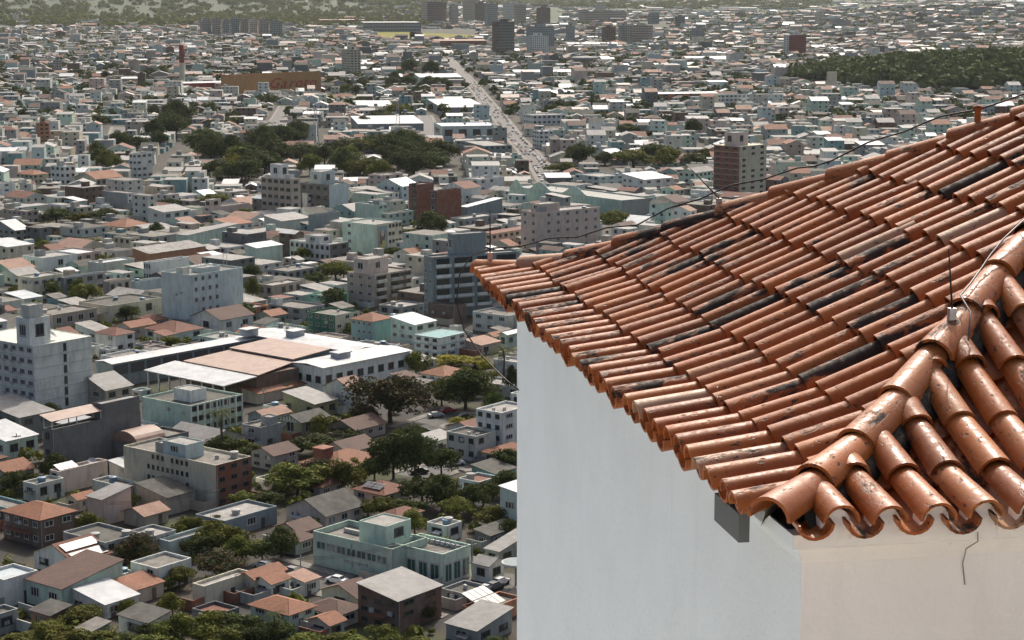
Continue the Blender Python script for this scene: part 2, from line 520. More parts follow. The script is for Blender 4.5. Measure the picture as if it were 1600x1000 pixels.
tm = MB(); tm.box(-15, 3.6, 94, 1.3, 23, 98.2)
tag(link('courtyard', tm.mesh('courtyard', plaster('bounce_paving', (.66,.65,.62), (.46,.44,.40), .4))), kind='structure')  # unseen paved platform, added to throw sunlight up onto the left wall
# ================================================================== town materials
def town_wall(name, col):
    m, nt, b = new_mat('wall_' + name)
    g = N(nt, 'ShaderNodeNewGeometry').outputs['Position']
    oi = N(nt, 'ShaderNodeObjectInfo').outputs['Random']
    col = tuple(c*.95 for c in col); dirt = tuple(c*.33+.02 for c in col)
    n1 = noise(nt, mapping(nt, g, (1., 1., .22)), .8, 5, .7)
    n2 = noise(nt, g, .35, 4, .6)
    c = mix(nt, maprange(nt, n1, .48, .76, 0., .7), col, dirt)
    c = mix(nt, maprange(nt, n2, .45, .75, 0., .35), c, (.30,.29,.25))
    hv = N(nt, 'ShaderNodeHueSaturation'); nt.links.new(maprange(nt, oi, 0., 1., .86, 1.08), hv.inputs['Value'])
    nt.links.new(c, hv.inputs['Color'])
    nt.links.new(hv.outputs[0], b.inputs['Base Color']); b.inputs['Roughness'].default_value = .85
    b.inputs['Specular IOR Level'].default_value = .2
    return m
def town_roof(name, a, bcol, sc=1.2, rough=.8, spec=.3, ribs=0.):
    m, nt, b = new_mat('roof_' + name)
    tc = N(nt, 'ShaderNodeTexCoord').outputs['Object']
    g = N(nt, 'ShaderNodeNewGeometry').outputs['Position']
    n1 = noise(nt, g, sc, 6, .7); n2 = noise(nt, g, .25, 3, .6)
    c = mix(nt, maprange(nt, n1, .38, .66), a, bcol)
    c = mix(nt, maprange(nt, n2, .45, .75, 0., .5), c, tuple(x*.45 for x in bcol))
    if ribs:
        w = N(nt, 'ShaderNodeTexWave'); w.inputs['Scale'].default_value = ribs; w.inputs['Distortion'].default_value = .6
        w.bands_direction = 'DIAGONAL'
        nt.links.new(tc, w.inputs['Vector'])
        c = mix(nt, maprange(nt, w.outputs[1], 0., 1., 0., .35), c, tuple(x*.4 for x in a))
        bump(nt, b, w.outputs[1], .4, .05)
    nt.links.new(c, b.inputs['Base Color']); b.inputs['Roughness'].default_value = rough
    b.inputs['Specular IOR Level'].default_value = spec
    return m
WALLS = {k: town_wall(k, c) for k, c in dict(
    white=(.72,.75,.70), offwhite=(.60,.62,.55), pale_blue=(.53,.64,.62), mint=(.52,.67,.56), cream=(.61,.58,.45),
    beige=(.46,.40,.33), pink=(.62,.52,.455), grey=(.34,.36,.345), dark_grey=(.15,.16,.16), green=(.05,.17,.10),
    bright_mint=(.25,.60,.42), brick=(.25,.10,.065), brown=(.17,.115,.09), tan=(.40,.215,.085), orange=(.46,.22,.12),
    olive=(.36,.36,.20), teal=(.24,.40,.40), red=(.26,.045,.04), slate=(.27,.33,.34)).items()}
ROOFS = {k: town_roof(*((k,)+v)) for k, v in dict(
    orange_tile=((.31,.135,.072), (.19,.085,.05), 1.6, .8, .3, 2.2), red_tile=((.22,.085,.052), (.125,.058,.04), 1.6, .8, .3, 2.2),
    brown_tile=((.13,.07,.05), (.07,.045,.038), 1.6, .8, .3, 2.2), pink_tile=((.38,.24,.18), (.26,.15,.10), 1.6, .8, .3, 2.2),
    white_metal=((.44,.46,.47), (.32,.34,.35), .4, .6, .4), grey_sheet=((.25,.25,.24), (.155,.155,.145), .7, .7, .4, 1.4),
    concrete=((.24,.225,.20), (.14,.135,.12), .6, .9, .2), pale_concrete=((.36,.35,.325), (.22,.215,.20), .6, .9, .2), dark_slab=((.12,.12,.105), (.07,.068,.06), .6, .9, .2),
    brown_metal=((.28,.185,.14), (.23,.15,.115), .5, .6, .4), blue_metal=((.36,.42,.45), (.27,.32,.34), .4, .5, .5)).items()}
M_GLASS = plain('window_glass', (.022,.028,.030), .18, 0, .5)
M_GREENGLASS = plain('green_glass', (.03,.10,.075), .12, 0, .6)
M_FRAME_W = plain('white_frame', (.40,.40,.39), .6)
M_FRAME_D = plain('dark_frame', (.07,.07,.07), .6)
M_TANK = plain('blue_plastic_tank', (.10,.19,.27), .5)
M_TANK2 = plain('fibre_cement_tank', (.36,.36,.34), .8)
M_SOLAR = plain('solar_cell', (.03,.036,.05), .4, 0, .35)
def window_mesh(name, fm, gm_, mull):
    mb = MB(); b = .09
    for (x0, z0, x1, z1) in ((-.5,0,-.5+b,1), (.5-b,0,.5,1), (-.5+b,0,.5-b,b), (-.5+b,1-b,.5-b,1)):
        mb.box(x0, -.07, z0, x1, .0, z1, 0)
    for k in range(mull):
        x = -.5 + (k+1)/(mull+1)
        mb.box(x-.03, -.055, b, x+.03, 0, 1-b, 0)
    mb.box(-.56, -.13, -.07, .56, 0, 0, 0)
    mb.quad((-.5+b, -.02, b), (.5-b, -.02, b), (.5-b, -.02, 1-b), (-.5+b, -.02, 1-b), 1)
    return mb.mesh(name, [fm, gm_])
WIN = [window_mesh('window', M_FRAME_W, M_GLASS, 1), window_mesh('window', M_FRAME_D, M_GLASS, 1), window_mesh('window', M_FRAME_W, M_GLASS, 2)]
WIN_G = window_mesh('window', M_FRAME_W, M_GREENGLASS, 1)
def tank_mesh(mt):
    mb = MB(); mb.cyl((0, 0), .8, 0, 1.1, 10, 0, .92); mb.cyl((0, 0), .96, 1.1, 1.18, 10); mb.cyl((0, 0), .9, 1.18, 1.35, 10, 0, .25)
    return mb.mesh('water_tank', mt)
TANKS = [tank_mesh(M_TANK), tank_mesh(M_TANK2)]
def ac_mesh():
    mb = MB(); mb.box(-.45, -.2, .1, .45, .2, .8); mb.box(-.4, -.18, 0, -.32, .18, .1); mb.box(.32, -.18, 0, .4, .18, .1); mb.cyl((0, -.02), .12, .8, .84, 8)
    return mb.mesh('air_conditioner', M_FRAME_W)
AC = ac_mesh()
def dish_mesh():
    mb = MB(); mb.cyl((0, 0), .05, 0, .9, 6)
    k = len(mb.v); n = 12
    for r, z in ((.15, .92), (.6, 1.02), (1.0, 1.25)):
        for i in range(n):
            a = 2*math.pi*i/n; p = Vector((r*math.cos(a), r*math.sin(a), z-.9)); p.rotate(Matrix.Rotation(R(38), 3, 'X')); mb.v.append((p.x, p.y, p.z+.9))
    for q in range(2):
        for i in range(n):
            j = (i+1) % n; mb.f.append((k+q*n+i, k+q*n+j, k+(q+1)*n+j, k+(q+1)*n+i)); mb.m.append(0)
    mb.f.append(tuple(k+i for i in range(n))); mb.m.append(0)
    return mb.mesh('satellite_dish', M_FRAME_W)
DISH = dish_mesh()
def solar_mesh():
    mb = MB()
    mb.box(-.5, -.85, 0, .5, .85, .05, 0)
    for i in range(2):
        for j in range(4):
            x, y = -.47+i*.48, -.82+j*.415
            mb.quad((x, y, .054), (x+.45, y, .054), (x+.45, y+.39, .054), (x, y+.39, .054), 1)
    return mb.mesh('solar_panel', [M_FRAME_W, M_SOLAR])
SOLAR = solar_mesh()

# ------------------------------------------------------------------ buildings
def lens_solve(P, d, x):
    """length along the ground direction d from P until the picture column x"""
    k = x - CX; depth = P.y*_c - (P.z-CAM_H)*_s
    return (k*depth - F_PX*P.x)/(F_PX*d.x - k*d.y*_c)
def height_for(P, y):
    """height above P at which the picture row y is reached"""
    e = CY - y; Y, Z = P.y, P.z - CAM_H
    return (e*(Y*_c - Z*_s) - F_PX*(Y*_s + Z*_c))/(F_PX*_c + e*_s)
BUILT = []           # (root, ref, P, W, L, h, phi)
br = random.Random(11)
def wall_flat(W, L, h, two, par=.55, t=.22):
    mb = MB(); r = 1 if two else 0
    mb.quad((0,0,0),(W,0,0),(W,0,h),(0,0,h), r)
    mb.quad((W,0,0),(W,L,0),(W,L,h),(W,0,h)); mb.quad((W,L,0),(0,L,0),(0,L,h),(W,L,h)); mb.quad((0,L,0),(0,0,0),(0,0,h),(0,L,h))
    z = h-par
    for a, b_, c_, d_ in (((0,0),(W,0),(W-t,t),(t,t)), ((W,0),(W,L),(W-t,L-t),(W-t,t)), ((W,L),(0,L),(t,L-t),(W-t,L-t)), ((0,L),(0,0),(t,t),(t,L-t))):
        mb.quad((*a,h),(*b_,h),(*c_,h),(*d_,h)); mb.quad((*d_,h),(*c_,h),(*c_,z-.05),(*d_,z-.05))
    return mb
def roof_flat(W, L, h, par=.55, t=.22):
    mb = MB(); mb.quad((t,t,h-par),(W-t,t,h-par),(W-t,L-t,h-par),(t,L-t,h-par)); return mb
def slab(mb, pts, th=.14, m=0):
    p = [Vector(q) for q in pts]; n = (p[1]-p[0]).cross(p[2]-p[0]).normalized()*th
    q = [x+n for x in p]; k = len(p)
    mb.poly([tuple(x) for x in q], m); mb.poly([tuple(x) for x in reversed(p)], m)
    for i in range(k):
        j = (i+1) % k; mb.quad(tuple(p[i]), tuple(p[j]), tuple(q[j]), tuple(q[i]), m)
def pitched(W, L, h, kind, slope=.38, ov=.45):
    """wall mesh and roof mesh for gable, hip and shed roofs; eave at h"""
    wl, rf = MB(), MB()
    def box_walls(hs):
        (a,b,c,d) = hs
        wl.quad((0,0,0),(W,0,0),(W,0,b),(0,0,a)); wl.quad((W,0,0),(W,L,0),(W,L,c),(W,0,b)); wl.quad((W,L,0),(0,L,0),(0,L,d),(W,L,c)); wl.quad((0,L,0),(0,0,0),(0,0,a),(0,L,d))
    half = (L if kind == 'gx' else W if kind == 'gy' else min(W, L))/2
    slope = min(slope, 3.4/half); e = h - ov*slope
    if kind == 'gx':
        r = h + L/2*slope; box_walls((h,h,h,h))
        wl.poly([(0,L,h),(0,0,h),(0,L/2,r)]); wl.poly([(W,0,h),(W,L,h),(W,L/2,r)])
        slab(rf, [(-ov,-ov,e),(W+ov,-ov,e),(W+ov,L/2,r),(-ov,L/2,r)]); slab(rf, [(W+ov,L+ov,e),(-ov,L+ov,e),(-ov,L/2,r),(W+ov,L/2,r)])
    elif kind == 'gy':
        r = h + W/2*slope; box_walls((h,h,h,h))
        wl.poly([(0,0,h),(W,0,h),(W/2,0,r)]); wl.poly([(W,L,h),(0,L,h),(W/2,L,r)])
        slab(rf, [(-ov,L+ov,e),(-ov,-ov,e),(W/2,-ov,r),(W/2,L+ov,r)]); slab(rf, [(W+ov,-ov,e),(W+ov,L+ov,e),(W/2,L+ov,r),(W/2,-ov,r)])
    elif kind == 'hip':
        box_walls((h,h,h,h)); a = min(W, L)/2; r = h + a*slope
        x0, x1, y0, y1 = -ov, W+ov, -ov, L+ov
        if W >= L: A, B = (a, L/2, r), (W-a, L/2, r)
        else: A, B = (W/2, a, r), (W/2, L-a, r)
        if W >= L:
            slab(rf, [(x0,y0,e),(x1,y0,e),B,A]); slab(rf, [(x1,y1,e),(x0,y1,e),A,B]); slab(rf, [(x0,y1,e),(x0,y0,e),A]); slab(rf, [(x1,y0,e),(x1,y1,e),B])
        else:
            slab(rf, [(x0,y1,e),(x0,y0,e),A,B]); slab(rf, [(x1,y0,e),(x1,y1,e),B,A]); slab(rf, [(x0,y0,e),(x1,y0,e),A]); slab(rf, [(x1,y1,e),(x0,y1,e),B])
    else:
        sl_ = min(.16, 2.0/(L if kind == 'sx' else W))
        if kind == 'sx':      # low along the right face
            box_walls((h,h,h+L*sl_,h+L*sl_)); slab(rf, [(-.3,-.3,h-.3*sl_),(W+.3,-.3,h-.3*sl_),(W+.3,L+.3,h+(L+.3)*sl_),(-.3,L+.3,h+(L+.3)*sl_)])
        else:                 # 'sy': low along the left face
            box_walls((h,h+W*sl_,h+W*sl_,h)); slab(rf, [(-.3,L+.3,h-.3*sl_),(-.3,-.3,h-.3*sl_),(W+.3,-.3,h+(W+.3)*sl_),(W+.3,L+.3,h+(W+.3)*sl_)])
    return wl, rf
def put_windows(root, face, W, L, h, fl, nc, style=None, sill=.36, frac=.6, z0=0., lo=0., hi=1., hh=.42):
    """face 'l' (plane x=0) or 'r' (plane y=0); one object for each window"""
    Lf = (L if face == 'l' else W)*(hi-lo); st = (L if face == 'l' else W)*lo
    fh = (h - z0)/fl
    me0 = style if style is not None else br.choice((WIN[0], WIN[1], WIN[1], WIN[2]))
    for i in range(fl):
        for j in range(nc):
            if br.random() < .05: continue
            c = st + Lf*(j+.5)/nc; w = min(frac*Lf/nc, 2.6); ht = fh*hh; z = z0 + i*fh + fh*sill
            o = link('window', me0, root)
            if face == 'r': o.location = (c, 0, z)
            else: o.location = (0, c, z); o.rotation_euler = (0, 0, -math.pi/2)
            o.scale = (w, 1, ht)
def window_rows(root, W, L, h, fl, nl, nr, glass=M_GLASS):
    mb = MB(); fh = h/fl
    for i in range(fl):
        z0, z1 = i*fh+fh*.38, i*fh+fh*.78
        for n_, Lf, f in ((nl, L, 0), (nr, W, 1)):
            for j in range(n_):
                a, b_ = Lf*(j+.22)/n_, Lf*(j+.78)/n_
                if f: mb.box(a, -.06, z0, b_, .0, z1)
                else: mb.box(-.06, a, z0, 0, b_, z1)
    if mb.f: tag(link('window_row', mb.mesh('window_row', glass), root), kind='stuff')
def balconies(root, face, W, L, h, fl, cols, mat, z0=0.):
    fh = (h-z0)/fl
    for lo, hi in cols:
        for i in range(1, fl):
            mb = MB(); Lf = L if face == 'l' else W
            a, b_ = Lf*lo, Lf*hi; z = z0+i*fh-.1
            for (p0, p1, d0, d1, za, zb) in ((a, b_, -1.1, 0, z, z+.14), (a, b_, -1.1, -1.0, z+.14, z+1.05), (a, a+.1, -1.0, 0, z+.14, z+1.05), (b_-.1, b_, -1.0, 0, z+.14, z+1.05)):
                if face == 'r': mb.box(p0, d0, za, p1, d1, zb)
                else: mb.box(d0, p0, za, d1, p1, zb)
            link('balcony', mb.mesh('balcony', mat), root)
            g = MB()
            if face == 'r': g.box(a+.25, -.04, z+.14, b_-.25, 0, z+fh*.82)
            else: g.box(-.04, a+.25, z+.14, 0, b_-.25, z+fh*.82)
            link('balcony_door', g.mesh('balcony_door', M_GLASS), root)
def rooftop_room(root, x0, x1, y0, y1, z, h, wall, win=0):
    mb = wall_flat(x1-x0, y1-y0, h, False, .25, .12)
    o = link('rooftop_room', mb.mesh('rooftop_room', WALLS[wall]), root, (x0, y0, z))
    link('roof', roof_flat(x1-x0, y1-y0, h, .25, .12).mesh('roof', ROOFS['pale_concrete']), o)
    if win: put_windows(o, 'r', x1-x0, y1-y0, h, 1, win); put_windows(o, 'l', x1-x0, y1-y0, h, 1, win)
    return o
def clutter(root, W, L, z, n):
    for _ in range(n):
        x, y = br.uniform(1.2, max(1.3, W-1.2)), br.uniform(1.2, max(1.3, L-1.2))
        k = br.random()
        if k < .45: o = link('water_tank', br.choice(TANKS), root, (x, y, z)); o.scale = (1, 1, br.uniform(.8, 1.2))
        elif k < .75: link('air_conditioner', AC, root, (x, y, z), br.uniform(0, 6))
        elif k < .85: o = link('satellite_dish', DISH, root, (x, y, z), br.uniform(-1, 1)); o.scale = (.8, .8, .8)
        elif min(W, L) > 6:
            rooftop_room(root, max(.5, x-1.5), min(W-.5, x+1.5), max(.5, y-1.5), min(L-.5, y+1.5), z, 2.3, br.choice(('offwhite', 'white', 'grey')))
def building(label, ref, P, phi, W, L, h, roof, wall, roofc, cat='building', name='building', group=None, **o):
    """a building whose nearest corner stands at P; W along its right face, L along its left face"""
    root = link(name, None, None, P)
    root.rotation_euler = (0, 0, math.pi/2 - R(phi))
    tag(root, label, cat, group)
    two = o.get('wall2')
    mats = [WALLS[wall]] + ([WALLS[two]] if two else [])
    if roof == 'flat':
        par = o.get('par', .55)
        link('wall', wall_flat(W, L, h, two, par).mesh('wall', mats), root)
        link('roof', roof_flat(W, L, h, par).mesh('roof', ROOFS[roofc]), root)
        clutter(root, W, L, h-par, o.get('clut', br.choice((0, 1, 1, 2, 3)) if W*L > 60 else br.choice((0, 1))))
    else:
        wl, rf = pitched(W, L, h, roof, o.get('slope', .38))
        link('wall', wl.mesh('wall', mats), root); link('roof', rf.mesh('roof', ROOFS[roofc]), root)
    fl = o.get('fl', max(1, round(h/3.1)))
    if o.get('rows'): window_rows(root, W, L, h, fl, o.get('wl', max(1, int(L/3.5))), o.get('wr', max(1, int(W/3.5))))
    else:
        st = o.get('style')
        if o.get('wl', 1): put_windows(root, 'l', W, L, h, fl, o.get('wl', max(1, int(L/3.4))), st, frac=o.get('frac', .5), z0=o.get('z0', 0), lo=o.get('llo', 0), hi=o.get('lhi', 1), hh=o.get('hh', .42))
        if o.get('wr', 1): put_windows(root, 'r', W, L, h, fl, o.get('wr', max(1, int(W/3.4))), st, frac=o.get('frac', .5), z0=o.get('z0', 0), lo=o.get('rlo', 0), hi=o.get('rhi', 1), hh=o.get('hh', .42))
    if 'bal' in o:
        for f, cols in o['bal']: balconies(root, f, W, L, h, fl, cols, WALLS[o.get('balc', wall)])
    for pr in o.get('pent', ()):
        x0, x1, y0, y1, z, hh = pr[:6]
        rooftop_room(root, x0*W, x1*W, y0*L, y1*L, h-.55+z, hh, pr[6] if len(pr) > 6 else wall, 1 if hh > 3 else 0)
    if o.get('slabs'):            # floor slabs drawn as proud bands
        for i in range(1, fl+1):
            mb = MB(); z = h/fl*i; mb.box(-.12, -.12, z-.3, W+.02, L+.02, z-.12)
            link('floor_band', mb.mesh('floor_band', WALLS[o.get('slabc', 'offwhite')]), root)
    if o.get('ribs'):
        f, n_, c_ = o['ribs']
        for i in range(n_+1):
            mb = MB(); Lf = W if f == 'r' else L; a = i*(Lf-.35)/n_
            if f == 'r': mb.box(a, -.35, 0, a+.35, 0, h+.1)
            else: mb.box(-.35, a, 0, 0, a+.35, h+.1)
            link('rib', mb.mesh('rib', WALLS[c_]), root)
    if not o.get('rows') and P.y < 700:
        if br.random() < .8 and W > 3.5:                      # street door
            c_ = br.uniform(.15, .85)*W; mb = MB(); mb.box(c_-.5, -.05, 0, c_+.5, 0, 2.1); link('door', mb.mesh('door', br.choice((M_FRAME_D, WALLS['brown'], WALLS['grey']))), root)
        if br.random() < .35 and L > 4:                       # sheet awning on the left face
            a_, b2 = L*br.uniform(.05, .3), L*br.uniform(.5, .95); z_ = min(2.7, h*.6); mb = MB(); slab(mb, [(-1.3, b2, z_-.3), (-1.3, a_, z_-.3), (0, a_, z_), (0, b2, z_)], .06); link('awning', mb.mesh('awning', ROOFS[br.choice(('grey_sheet','white_metal','red_tile','dark_slab'))]), root)
        if br.random() < .5:                                  # rain pipe
            mb = MB(); mb.tube([(.25, -.09, 0), (.25, -.09, h-.1)], .06, 5); link('rain_pipe', mb.mesh('rain_pipe', M_FRAME_W), root)
        if br.random() < .4:                                  # yard wall running on from the house
            q_ = br.uniform(2, 5); mb = MB(); mb.box(-q_, 0, 0, -.01, .18, 2.0); mb.box(-q_, .19, 0, -q_+.18, min(L, 6), 2.0); link('yard_wall', mb.mesh('yard_wall', WALLS[br.choice(('offwhite','beige','grey','brick'))]), root)
        for _ in range(br.choice((0, 0, 1, 2))):
            if L > 4: link('air_conditioner', AC, root, (-.3, br.uniform(1, L-1), br.uniform(.45, .75)*h), math.pi/2)
    BUILT.append((root, ref, P.copy(), W, L, h, phi))
    return root
def from_photo(label, ref, xl, xc, xr, yt, yb, roof, wall, roofc, phi=38, **o):
    P = ground(xc, yb); a = Vector((math.sin(R(phi)), math.cos(R(phi)), 0)); b_ = Vector((-math.cos(R(phi)), math.sin(R(phi)), 0))
    W = max(3.0, lens_solve(P, a, xr)); L = max(3.0, lens_solve(P, b_, xl)); h = max(2.6, height_for(P, yt))
    W, L = min(W, o.pop('maxw', 130)), min(L, o.pop('maxl', 130))
    return building(label, ref, P, phi, W, L, h, roof, wall, roofc, **o)
# ================================================================== the town: buildings read off the photograph
FP = from_photo
# --- lower left
r_ = FP('stained white six-storey block with a dish on its roof at the left edge', 'six-storey block with the dish', -40, 57, 147, 541, 662, 'flat', 'white', 'pale_concrete', fl=7, wl=8, wr=0, frac=.62, clut=0, slabs=True, slabc='offwhite', balc='white')
W_, L_, h_ = BUILT[-1][3:6]
put_windows(r_, 'r', W_, L_, h_, 7, 1, WIN[1], lo=.50, hi=.56, frac=.9, hh=.7, sill=.1)
t_ = rooftop_room(r_, .15, 6.6, 1.5, 6.5, h_-.55, 7.2, 'white', 1); rooftop_room(r_, 1.0, 5.2, 2.2, 5.6, h_+6.6, 3.2, 'offwhite')
d_ = link('satellite_dish', DISH, r_, (8.5, 4, h_-.55), .5); d_.scale = (1.7, 1.7, 1.7)
for i in range(7):
    for j in range(8):
        if br.random() < .55: link('air_conditioner', AC, r_, (-.25, L_*(j+.5)/8+.9, h_/7*i+.5), math.pi/2)
FP('small white two-storey house with hipped red tile roof beside the market', 'white house beside the market', 150, 181, 211, 524, 551, 'hip', 'white', 'red_tile', fl=2, wl=2, wr=2)
FP('low house with bright orange gable roof behind the white two-storey house', 'bright orange gable house', 182, 205, 243, 512, 530, 'gx', 'beige', 'orange_tile', wl=1, wr=2)
FP('greenish white three-storey office with white vertical ribs on its right face', 'ribbed white office', 223, 298, 379, 634, 682, 'flat', 'mint', 'dark_slab', fl=3, wl=0, wr=7, frac=.8, hh=.5, ribs=('r', 8, 'white'), clut=0, pent=((.25,.55,.25,.6,0,3.0,'white'),))
FP('long dark grey shed building with a brown canopy roof on its top', 'dark grey canopied shed', 70, 84, 222, 672, 748, 'flat', 'dark_grey', 'concrete', fl=3, wl=1, wr=0, clut=0)
r_ = BUILT[-1][0]; W_, L_, h_ = BUILT[-1][3:6]
mb = MB(); slab(mb, [(-.5,-.5,h_+1.9),(W_*.55,-.5,h_+1.9),(W_*.55,L_+.5,h_+2.9),(-.5,L_+.5,h_+2.9)]); link('canopy', mb.mesh('canopy', ROOFS['brown_metal']), r_)
for x in (0, .27, .54):
    for y in (0, L_-.3):
        mb = MB(); mb.box(x*W_+.1, y+.05, h_-.1, x*W_+.3, y+.25, h_+2.0 + (.9 if y else 0)); link('post', mb.mesh('post', WALLS['offwhite']), r_)
rooftop_room(r_, W_*.56, W_-.1, .1, L_-.1, h_-.4, 3.8, 'dark_grey')
# barrel-vaulted shed
r_ = FP('dark shed with a curved brown sheet roof below the ribbed office', 'curved brown roof shed', 176, 216, 296, 693, 735, 'flat', 'dark_grey', 'concrete', clut=0, wl=0, wr=2, fl=1)
W_, L_, h_ = BUILT[-1][3:6]; mb = MB()
for i in range(12):
    a0, a1 = math.pi*i/12, math.pi*(i+1)/12
    f = lambda a: (L_/2-math.cos(a)*L_/2, h_-.4+math.sin(a)*2.6)
    (y0, z0), (y1, z1) = f(a0), f(a1); mb.quad((0,y0,z0),(W_*.55,y0,z0),(W_*.55,y1,z1),(0,y1,z1)); mb.poly([(0,y0,z0),(0,y1,z1),(0,L_/2,h_-.4)]); mb.poly([(W_*.55,y1,z1),(W_*.55,y0,z0),(W_*.55,L_/2,h_-.4)])
link('vault', mb.mesh('vault', ROOFS['brown_metal']), r_)
FP('beige house with grey-brown gable roof right of the six-storey block', 'beige gable house', 108, 166, 207, 610, 650, 'gx', 'beige', 'grey_sheet', fl=2, wl=2, wr=2)
FP('small pale blue box house at the near corner of the market', 'pale blue box house', 150, 195, 208, 572, 600, 'flat', 'pale_blue', 'white_metal', fl=2, wl=1, wr=1)
FP('white container-like hut among the red ground near the market', 'white hut', 206, 220, 237, 612, 626, 'flat', 'pale_blue', 'white_metal', fl=1, wl=1, wr=0)
FP('white-roofed shed cut off by the left edge below the six-storey block', 'white-roofed shed', -40, 10, 60, 690, 718, 'sx', 'mint', 'white_metal', fl=1)
FP('house with orange gable roof at the left edge', 'orange roof at the left edge', -25, 12, 54, 740, 768, 'gx', 'beige', 'orange_tile')
FP('small grey-white flat house with raised roof rim near the left edge', 'small house with raised rim', 37, 58, 101, 757, 786, 'flat', 'offwhite', 'concrete', fl=1, wl=1, wr=2)
r_ = FP('pinkish flat-roofed house carrying a row of glass solar collectors', 'house with solar collectors', 80, 93, 169, 737, 772, 'flat', 'pink', 'pale_concrete', fl=2, wl=1, wr=0, clut=1)
for i in range(4): s_ = link('solar_panel', SOLAR, r_, (2+i*1.3, 2.4, BUILT[-1][5]+.2)); s_.rotation_euler = (.4, 0, 0); s_.scale = (1.2, 1.4, 1)
FP('large beige block with a brick-brown right face and broad flat roof', 'beige block with the brick face', 195, 339, 394, 727, 795, 'flat', 'cream', 'concrete', wall2='brick', fl=4, wl=9, wr=3, llo=.28, lhi=.75, frac=.5, clut=3, pent=((.1,.6,.35,.6,0,3.2,'pale_blue'),))
FP('beige house with grey mono-pitch roof left of the beige block', 'grey mono-pitch house', 138, 161, 206, 781, 822, 'sy', 'pink', 'grey_sheet', wl=0, wr=0)
FP('large house with bright orange hipped roof and brown walls near the left edge', 'large orange hipped house', 6, 64, 119, 812, 856, 'hip', 'brown', 'orange_tile', fl=2, wl=4, wr=2, style=WIN[0])
FP('small orange-roofed annex between the solar collector house and mono-pitch house', 'orange annex', 103, 122, 150, 782, 800, 'gx', 'cream', 'orange_tile')
FP('dark flat-roofed grey house with white roof rim in the lower left', 'dark flat grey house', 100, 166, 221, 848, 888, 'flat', 'grey', 'dark_slab', fl=2, wl=0, wr=3, clut=2)
r_ = FP('white gabled house with solar panels covering its roof', 'solar-roofed white house', 54, 117, 173, 879, 905, 'gx', 'white', 'red_tile', fl=1, wl=2, wr=1, slope=.42)
W_, L_, h_ = BUILT[-1][3:6]
for i in range(7):
    for j in range(2):
        s_ = link('solar_panel', SOLAR, r_, (.9+i*W_/7.6, 1.0+j*(L_/2-1.4)*.62, h_+.32+(1.0+j*(L_/2-1.4)*.62)*.42)); s_.rotation_euler = (math.atan(.42), 0, 0); s_.scale = (W_/8, (L_/2-1)/3.6, 1)
FP('small white flat house with shaded upper windows below the dark flat house', 'white house with shaded windows', 205, 246, 300, 888, 925, 'flat', 'white', 'concrete', fl=2, wl=2, wr=0)
FP('low white building with long blank wall and dark roof right of centre-left', 'long blank white wall house', 254, 266, 336, 846, 876, 'flat', 'pale_blue', 'dark_slab', fl=1, wl=0, wr=1)
FP('grey house with patched concrete roof behind the shaded-window house', 'patched concrete roof house', 204, 240, 276, 838, 874, 'flat', 'grey', 'pale_concrete', fl=2, wl=1, wr=1)
FP('long house with dark brown roof and streaked pale mint side wall', 'brown-roofed streaky wall house', 42, 98, 193, 921, 958, 'sy', 'mint', 'brown_tile', wl=2, wr=0)
FP('white cube building with blue-grey roof cut off by the left edge', 'white cube at the left edge', -30, 8, 61, 906, 950, 'flat', 'white', 'blue_metal', wl=1, wr=0)
FP('grey low house in the bottom left corner', 'corner house', -30, -8, 30, 962, 995, 'flat', 'grey', 'dark_slab')
FP('low hall with wide white sheet roof in the lower left', 'white sheet roof hall', 110, 165, 217, 955, 968, 'sx', 'white', 'white_metal')
FP('white house with steep black roof near the bottom edge', 'black-roofed white house', 186, 232, 266, 974, 1004, 'sy', 'offwhite', 'dark_slab', wl=1)
FP('cream house with long blank wall and orange roof beside the bottom trees', 'cream blank wall house', 312, 320, 392, 916, 950, 'flat', 'cream', 'pale_concrete', wl=0, wr=0, maxl=8, clut=0)
FP('orange-roofed rear wing right of the cream blank wall', 'orange rear wing', 372, 398, 446, 905, 934, 'gx', 'cream', 'orange_tile', wl=0, wr=1)
FP('tan-walled house with black roof below the beige block', 'black roof below the beige block', 214, 262, 305, 778, 806, 'sx', 'beige', 'dark_slab', wl=0, wr=0)
FP('low pink tiled roof between the black roof and the patched house', 'low pink tiled roof', 194, 226, 263, 814, 826, 'gx', 'beige', 'pink_tile', wl=0, wr=0)
FP('blue-grey flat house left of the dark gable roofs', 'blue-grey flat house', 306, 352, 433, 814, 842, 'flat', 'slate', 'pale_concrete', wl=1, wr=1)
FP('rough orange tiled lean-to above the white sheet roof hall', 'rough tiled lean-to', 180, 212, 256, 936, 945, 'sx', 'beige', 'orange_tile', wl=0, wr=0)
# --- lower middle: mint office and its neighbours
r_ = FP('mint office building, long left wing with a ribbon of green windows', 'mint office', 490, 613, 668, 858, 912, 'flat', 'mint', 'concrete', fl=2, wl=1, wr=0, frac=.01, clut=0, par=1.1, pent=((.25,.95,.18,.52,-.4,4.0,'mint'),), cat='office')
W_, L_, h_ = BUILT[-1][3:6]
for i in range(7):
    o = link('window', WIN_G, r_, (0, L_*(.06+.9*(i+.5)/7), h_*.50), -math.pi/2); o.rotation_euler = (0,0,-math.pi/2); o.scale = (L_*.9/7*.98, 1, h_*.24)
for i in range(6): link('air_conditioner', AC, r_, (W_*.6, L_*(.6+.05*i), h_-1.1), 1.5)
mb = MB()
for i, (y0, y1, z0, z1) in enumerate(((.30,.33,.30,.40),(.34,.40,.32,.36),(.40,.43,.28,.38),(.44,.52,.33,.36),(.53,.60,.31,.37),(.46,.58,.27,.29))):
    mb.box(-.05, L_*y0, h_*z0, 0, L_*y1, h_*z1)
link('faded_sign_marks', mb.mesh('sign_marks', WALLS['grey']), r_)
